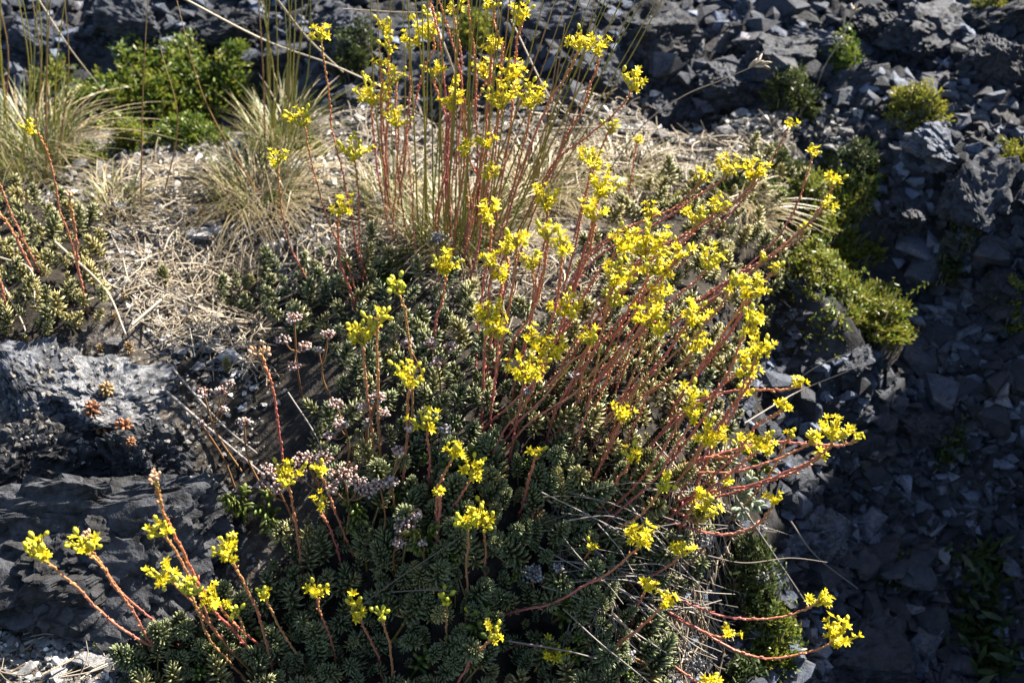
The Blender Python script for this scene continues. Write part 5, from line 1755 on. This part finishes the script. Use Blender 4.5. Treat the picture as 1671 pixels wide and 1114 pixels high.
SHRUBS = [
    (1375, 495, 250, .042, 900, 'large sunlit green cushion right of the flower stems', 'shrub', .6, .0065, 170),
    (1355, 385, 200, .045, 700, 'green cushion just above the large right one', 'shrub', .55, .006, 120),
    (1395, 290, 120, .03, 220, 'dull green patch among stones above the right cushions', 'darkshrub', .5, .0055, 80),
    (1290, 165, 110, .04, 260, 'thyme-like green-brown cushion below the leaning rocks', 'darkshrub', .8, .006, 60),
    (1500, 185, 120, .035, 300, 'yellow-green cushion between pale rocks, upper right', 'shrub', .9, .006, 80),
    (1375, 120, 50, .05, 130, 'small dark green sprig cluster in the shaded bank', 'shrub', .0, .007, 60),
    (1620, 22, 70, .03, 150, 'yellow-green tuft at the top right corner', 'shrub', .8, .007, 40),
    (1645, 268, 60, .03, 130, 'yellowish tuft at the right edge', 'shrub', .9, .006, 50),
    (1560, 430, 90, .03, 130, 'dark plant with whitish tips in the shaded rubble', 'darkshrub', .2, .006, 70),
    (1650, 525, 60, .035, 130, 'dull green cushion at the right edge, halfway down', 'shrub', .4, .006, 60),
    (225, 165, 270, .032, 760, 'wide bright green cushion behind the left terrace', 'shrub', .3, .0095, 150),
    (345, 150, 180, .04, 620, 'green cushion left of the second grass clump', 'shrub', .25, .009, 120),
    (310, 225, 150, .025, 380, 'low green and brown plant below the left cushions', 'shrub', .1, .007, 60),
    (215, 235, 70, .03, 120, 'pale green sprigs in front of the wide left cushion', 'shrub', .5, .007, 50),
    (575, 105, 100, .045, 260, 'grey-green cushion behind the upper left flower heads', 'darkshrub', .6, .006, 70),
    (765, 75, 90, .05, 200, 'blurred yellow-green bush behind the topmost flowers', 'shrub', .6, .008, 60),
    (1060, 305, 120, .012, 240, 'low pale green moss-like patch behind the fused yellow mass', 'shrub', .6, .005, 40),
    (1225, 970, 120, .05, 330, 'dark juniper-like cushion under the arching far right stems', 'darkshrub', .4, .007, 90),
    (1260, 1055, 110, .045, 300, 'sunlit juniper-like cushion below the lowest arching stem', 'shrub', .35, .0065, 80),
    (1215, 1105, 70, .03, 140, 'dark green sprigs at the bottom edge beside the gully', 'darkshrub', .3, .007, 50),
    (1600, 1060, 100, .04, 60, 'dark long-needled tuft in the bottom right corner', 'darkshrub', .1, .022, 90),
    (1600, 950, 80, .035, 45, 'dark needle tuft above the bottom right corner', 'darkshrub', .1, .02, 70),
    (1440, 930, 90, .025, 110, 'dark green low plant deep in the gully', 'darkshrub', .1, .007, 70),
    (1545, 740, 70, .03, 90, 'dim green plant on the shaded rubble, right of the gully', 'darkshrub', .1, .007, 50),
    (640, 445, 110, .02, 170, 'small fresh green sprigs at the upper edge of the mat', 'shrub', .1, .006, 60),
    (1260, 330, 90, .02, 160, 'low green leaves under the long leaning red stems', 'shrub', .3, .006, 50),
    (110, 645, 50, .012, 60, 'tiny green sprigs on top of the sunlit left slab', 'shrub', .3, .006, 20),
    (1185, 310, 130, .018, 230, 'low brownish green growth under the two tall upper right heads', 'darkshrub', .9, .006, 60),
    (1110, 335, 110, .015, 180, 'moss-green low growth above the fused yellow mass', 'shrub', .5, .005, 40),
    (1280, 280, 110, .02, 200, 'olive low growth right of the two tall upper right heads', 'darkshrub', .9, .006, 60),
    (150, 260, 90, .018, 110, 'sprawling green sprigs right of the left grass clump', 'shrub', .3, .006, 40),
    (500, 250, 80, .02, 100, 'low green sprigs under the second red stem from the left', 'shrub', .3, .006, 40),
    (85, 150, 90, .03, 140, 'yellow-green sprigs behind the left grass clump', 'shrub', .5, .007, 50),
    (470, 330, 80, .015, 90, 'small green-brown patch at the curly grass tuft', 'shrub', .6, .006, 40),
    (55, 1020, 60, .018, 26, 'tiny green sprig on the gravel before the left boulder', 'shrub', .4, .006, 20)]
for s in SHRUBS:
    shrub(*s[:6], material=s[6], tint=s[7], leaf=s[8], hpx=s[9])


def oval_plant(px, py, wpx, stems, label, material, leaf, ns=7, name='leafy_plant', cat='plant'):
    P = gpt(px, py)
    r = wpx/2/FPX*depth_of(P)
    g = np.random.default_rng(int(px+py))
    root = obj(name, None, label=label, cat=cat, loc=P)
    for k in range(stems):
        a = g.uniform(0, 6.28)
        tip = np.array([math.cos(a)*r*g.uniform(.3, 1), math.sin(a)*r*g.uniform(.3, 1)-.01, g.uniform(.02, .045)])
        C = catmull(np.array([[0, 0, 0], tip*.5+np.array([0, 0, .012]), tip]), 8)
        mb = MB()
        mb.tube(C, np.linspace(.0011, .0007, 8), 5, .4, 0)
        d, loc = [], []
        for j in range(ns):
            f = .25+.75*j/(ns-1)
            p = C[min(7, int(f*7))]
            for s in (0, 1):
                az = j*1.57+s*math.pi
                T = C[-1]-C[4]
                T /= np.linalg.norm(T)
                Fr = frame_to(T)[0]
                an = 1.1-.5*f
                d.append(Fr @ np.array([math.sin(an)*math.cos(az), math.sin(an)*math.sin(az), math.cos(an)]))
                loc.append(p)
        n = len(d)
        L = leaf*g.uniform(.8, 1.15, n)
        mb.inst(OVAL, mats34(np.array(d), np.array(loc), np.column_stack([L*.5, L*1.1, L])), g.random(n), g.random())
        obj('leafy_stem', mb.mesh('leafy_stem', M[material]), root)


oval_plant(1195, 850, 90, 7, 'woolly pale green plant with rounded leaves at the mat edge', 'woolly', .009)
oval_plant(1225, 790, 60, 3, 'bright green round-leaved sprigs under the low right stems', 'green', .008)
oval_plant(700, 915, 50, 4, 'small dark green plant with oval leaves in the shaded mat', 'green', .008)
oval_plant(450, 870, 60, 5, 'olive oval-leaved sprigs below the tangle of seed heads', 'green', .008)
oval_plant(400, 850, 50, 4, 'dim oval-leaved sprigs by the left boulder', 'green', .008)
oval_plant(590, 860, 50, 4, 'green oval-leaved sprigs right of the tangle of seed heads', 'green', .008)

# orange stonecrop rosettes on the left boulders: seated on the rock by ray casting
dg = bpy.context.evaluated_depsgraph_get()
dg.update()
for (px, py, s, lab, k) in [(175, 636, 30, 'yellow-orange rosette highest on the left boulders', 2), (150, 672, 34, 'orange-red rosette at the left of the boulder group', 0),
                            (168, 700, 34, 'orange rosette in the middle of the boulder group', 1), (207, 697, 34, 'orange rosette at the right of the boulder group', 0), (213, 722, 20, 'small orange rosette lowest on the left boulders', 1)]:
    d = Vector(ray(px, py)[0])
    ok, loc, nrm, *_ = SC.ray_cast(dg, Vector(CAM), d.normalized())
    P = np.array(loc)
    sc = .8*s/FPX*depth_of(P)
    u = np.array([R.uniform(-.5, .6), R.uniform(-.9, 0), 1.0])
    Rm = frame_to(u/np.linalg.norm(u), R.uniform(0, 6))[0]*sc
    obj('orange_rosette', ORANGE[k], label=lab, cat='sedum rosette', group='orange rosettes on the left boulders', mat4=Matrix(((*Rm[0], P[0]), (*Rm[1], P[1]), (*Rm[2], P[2]), (0, 0, 0, 1))))
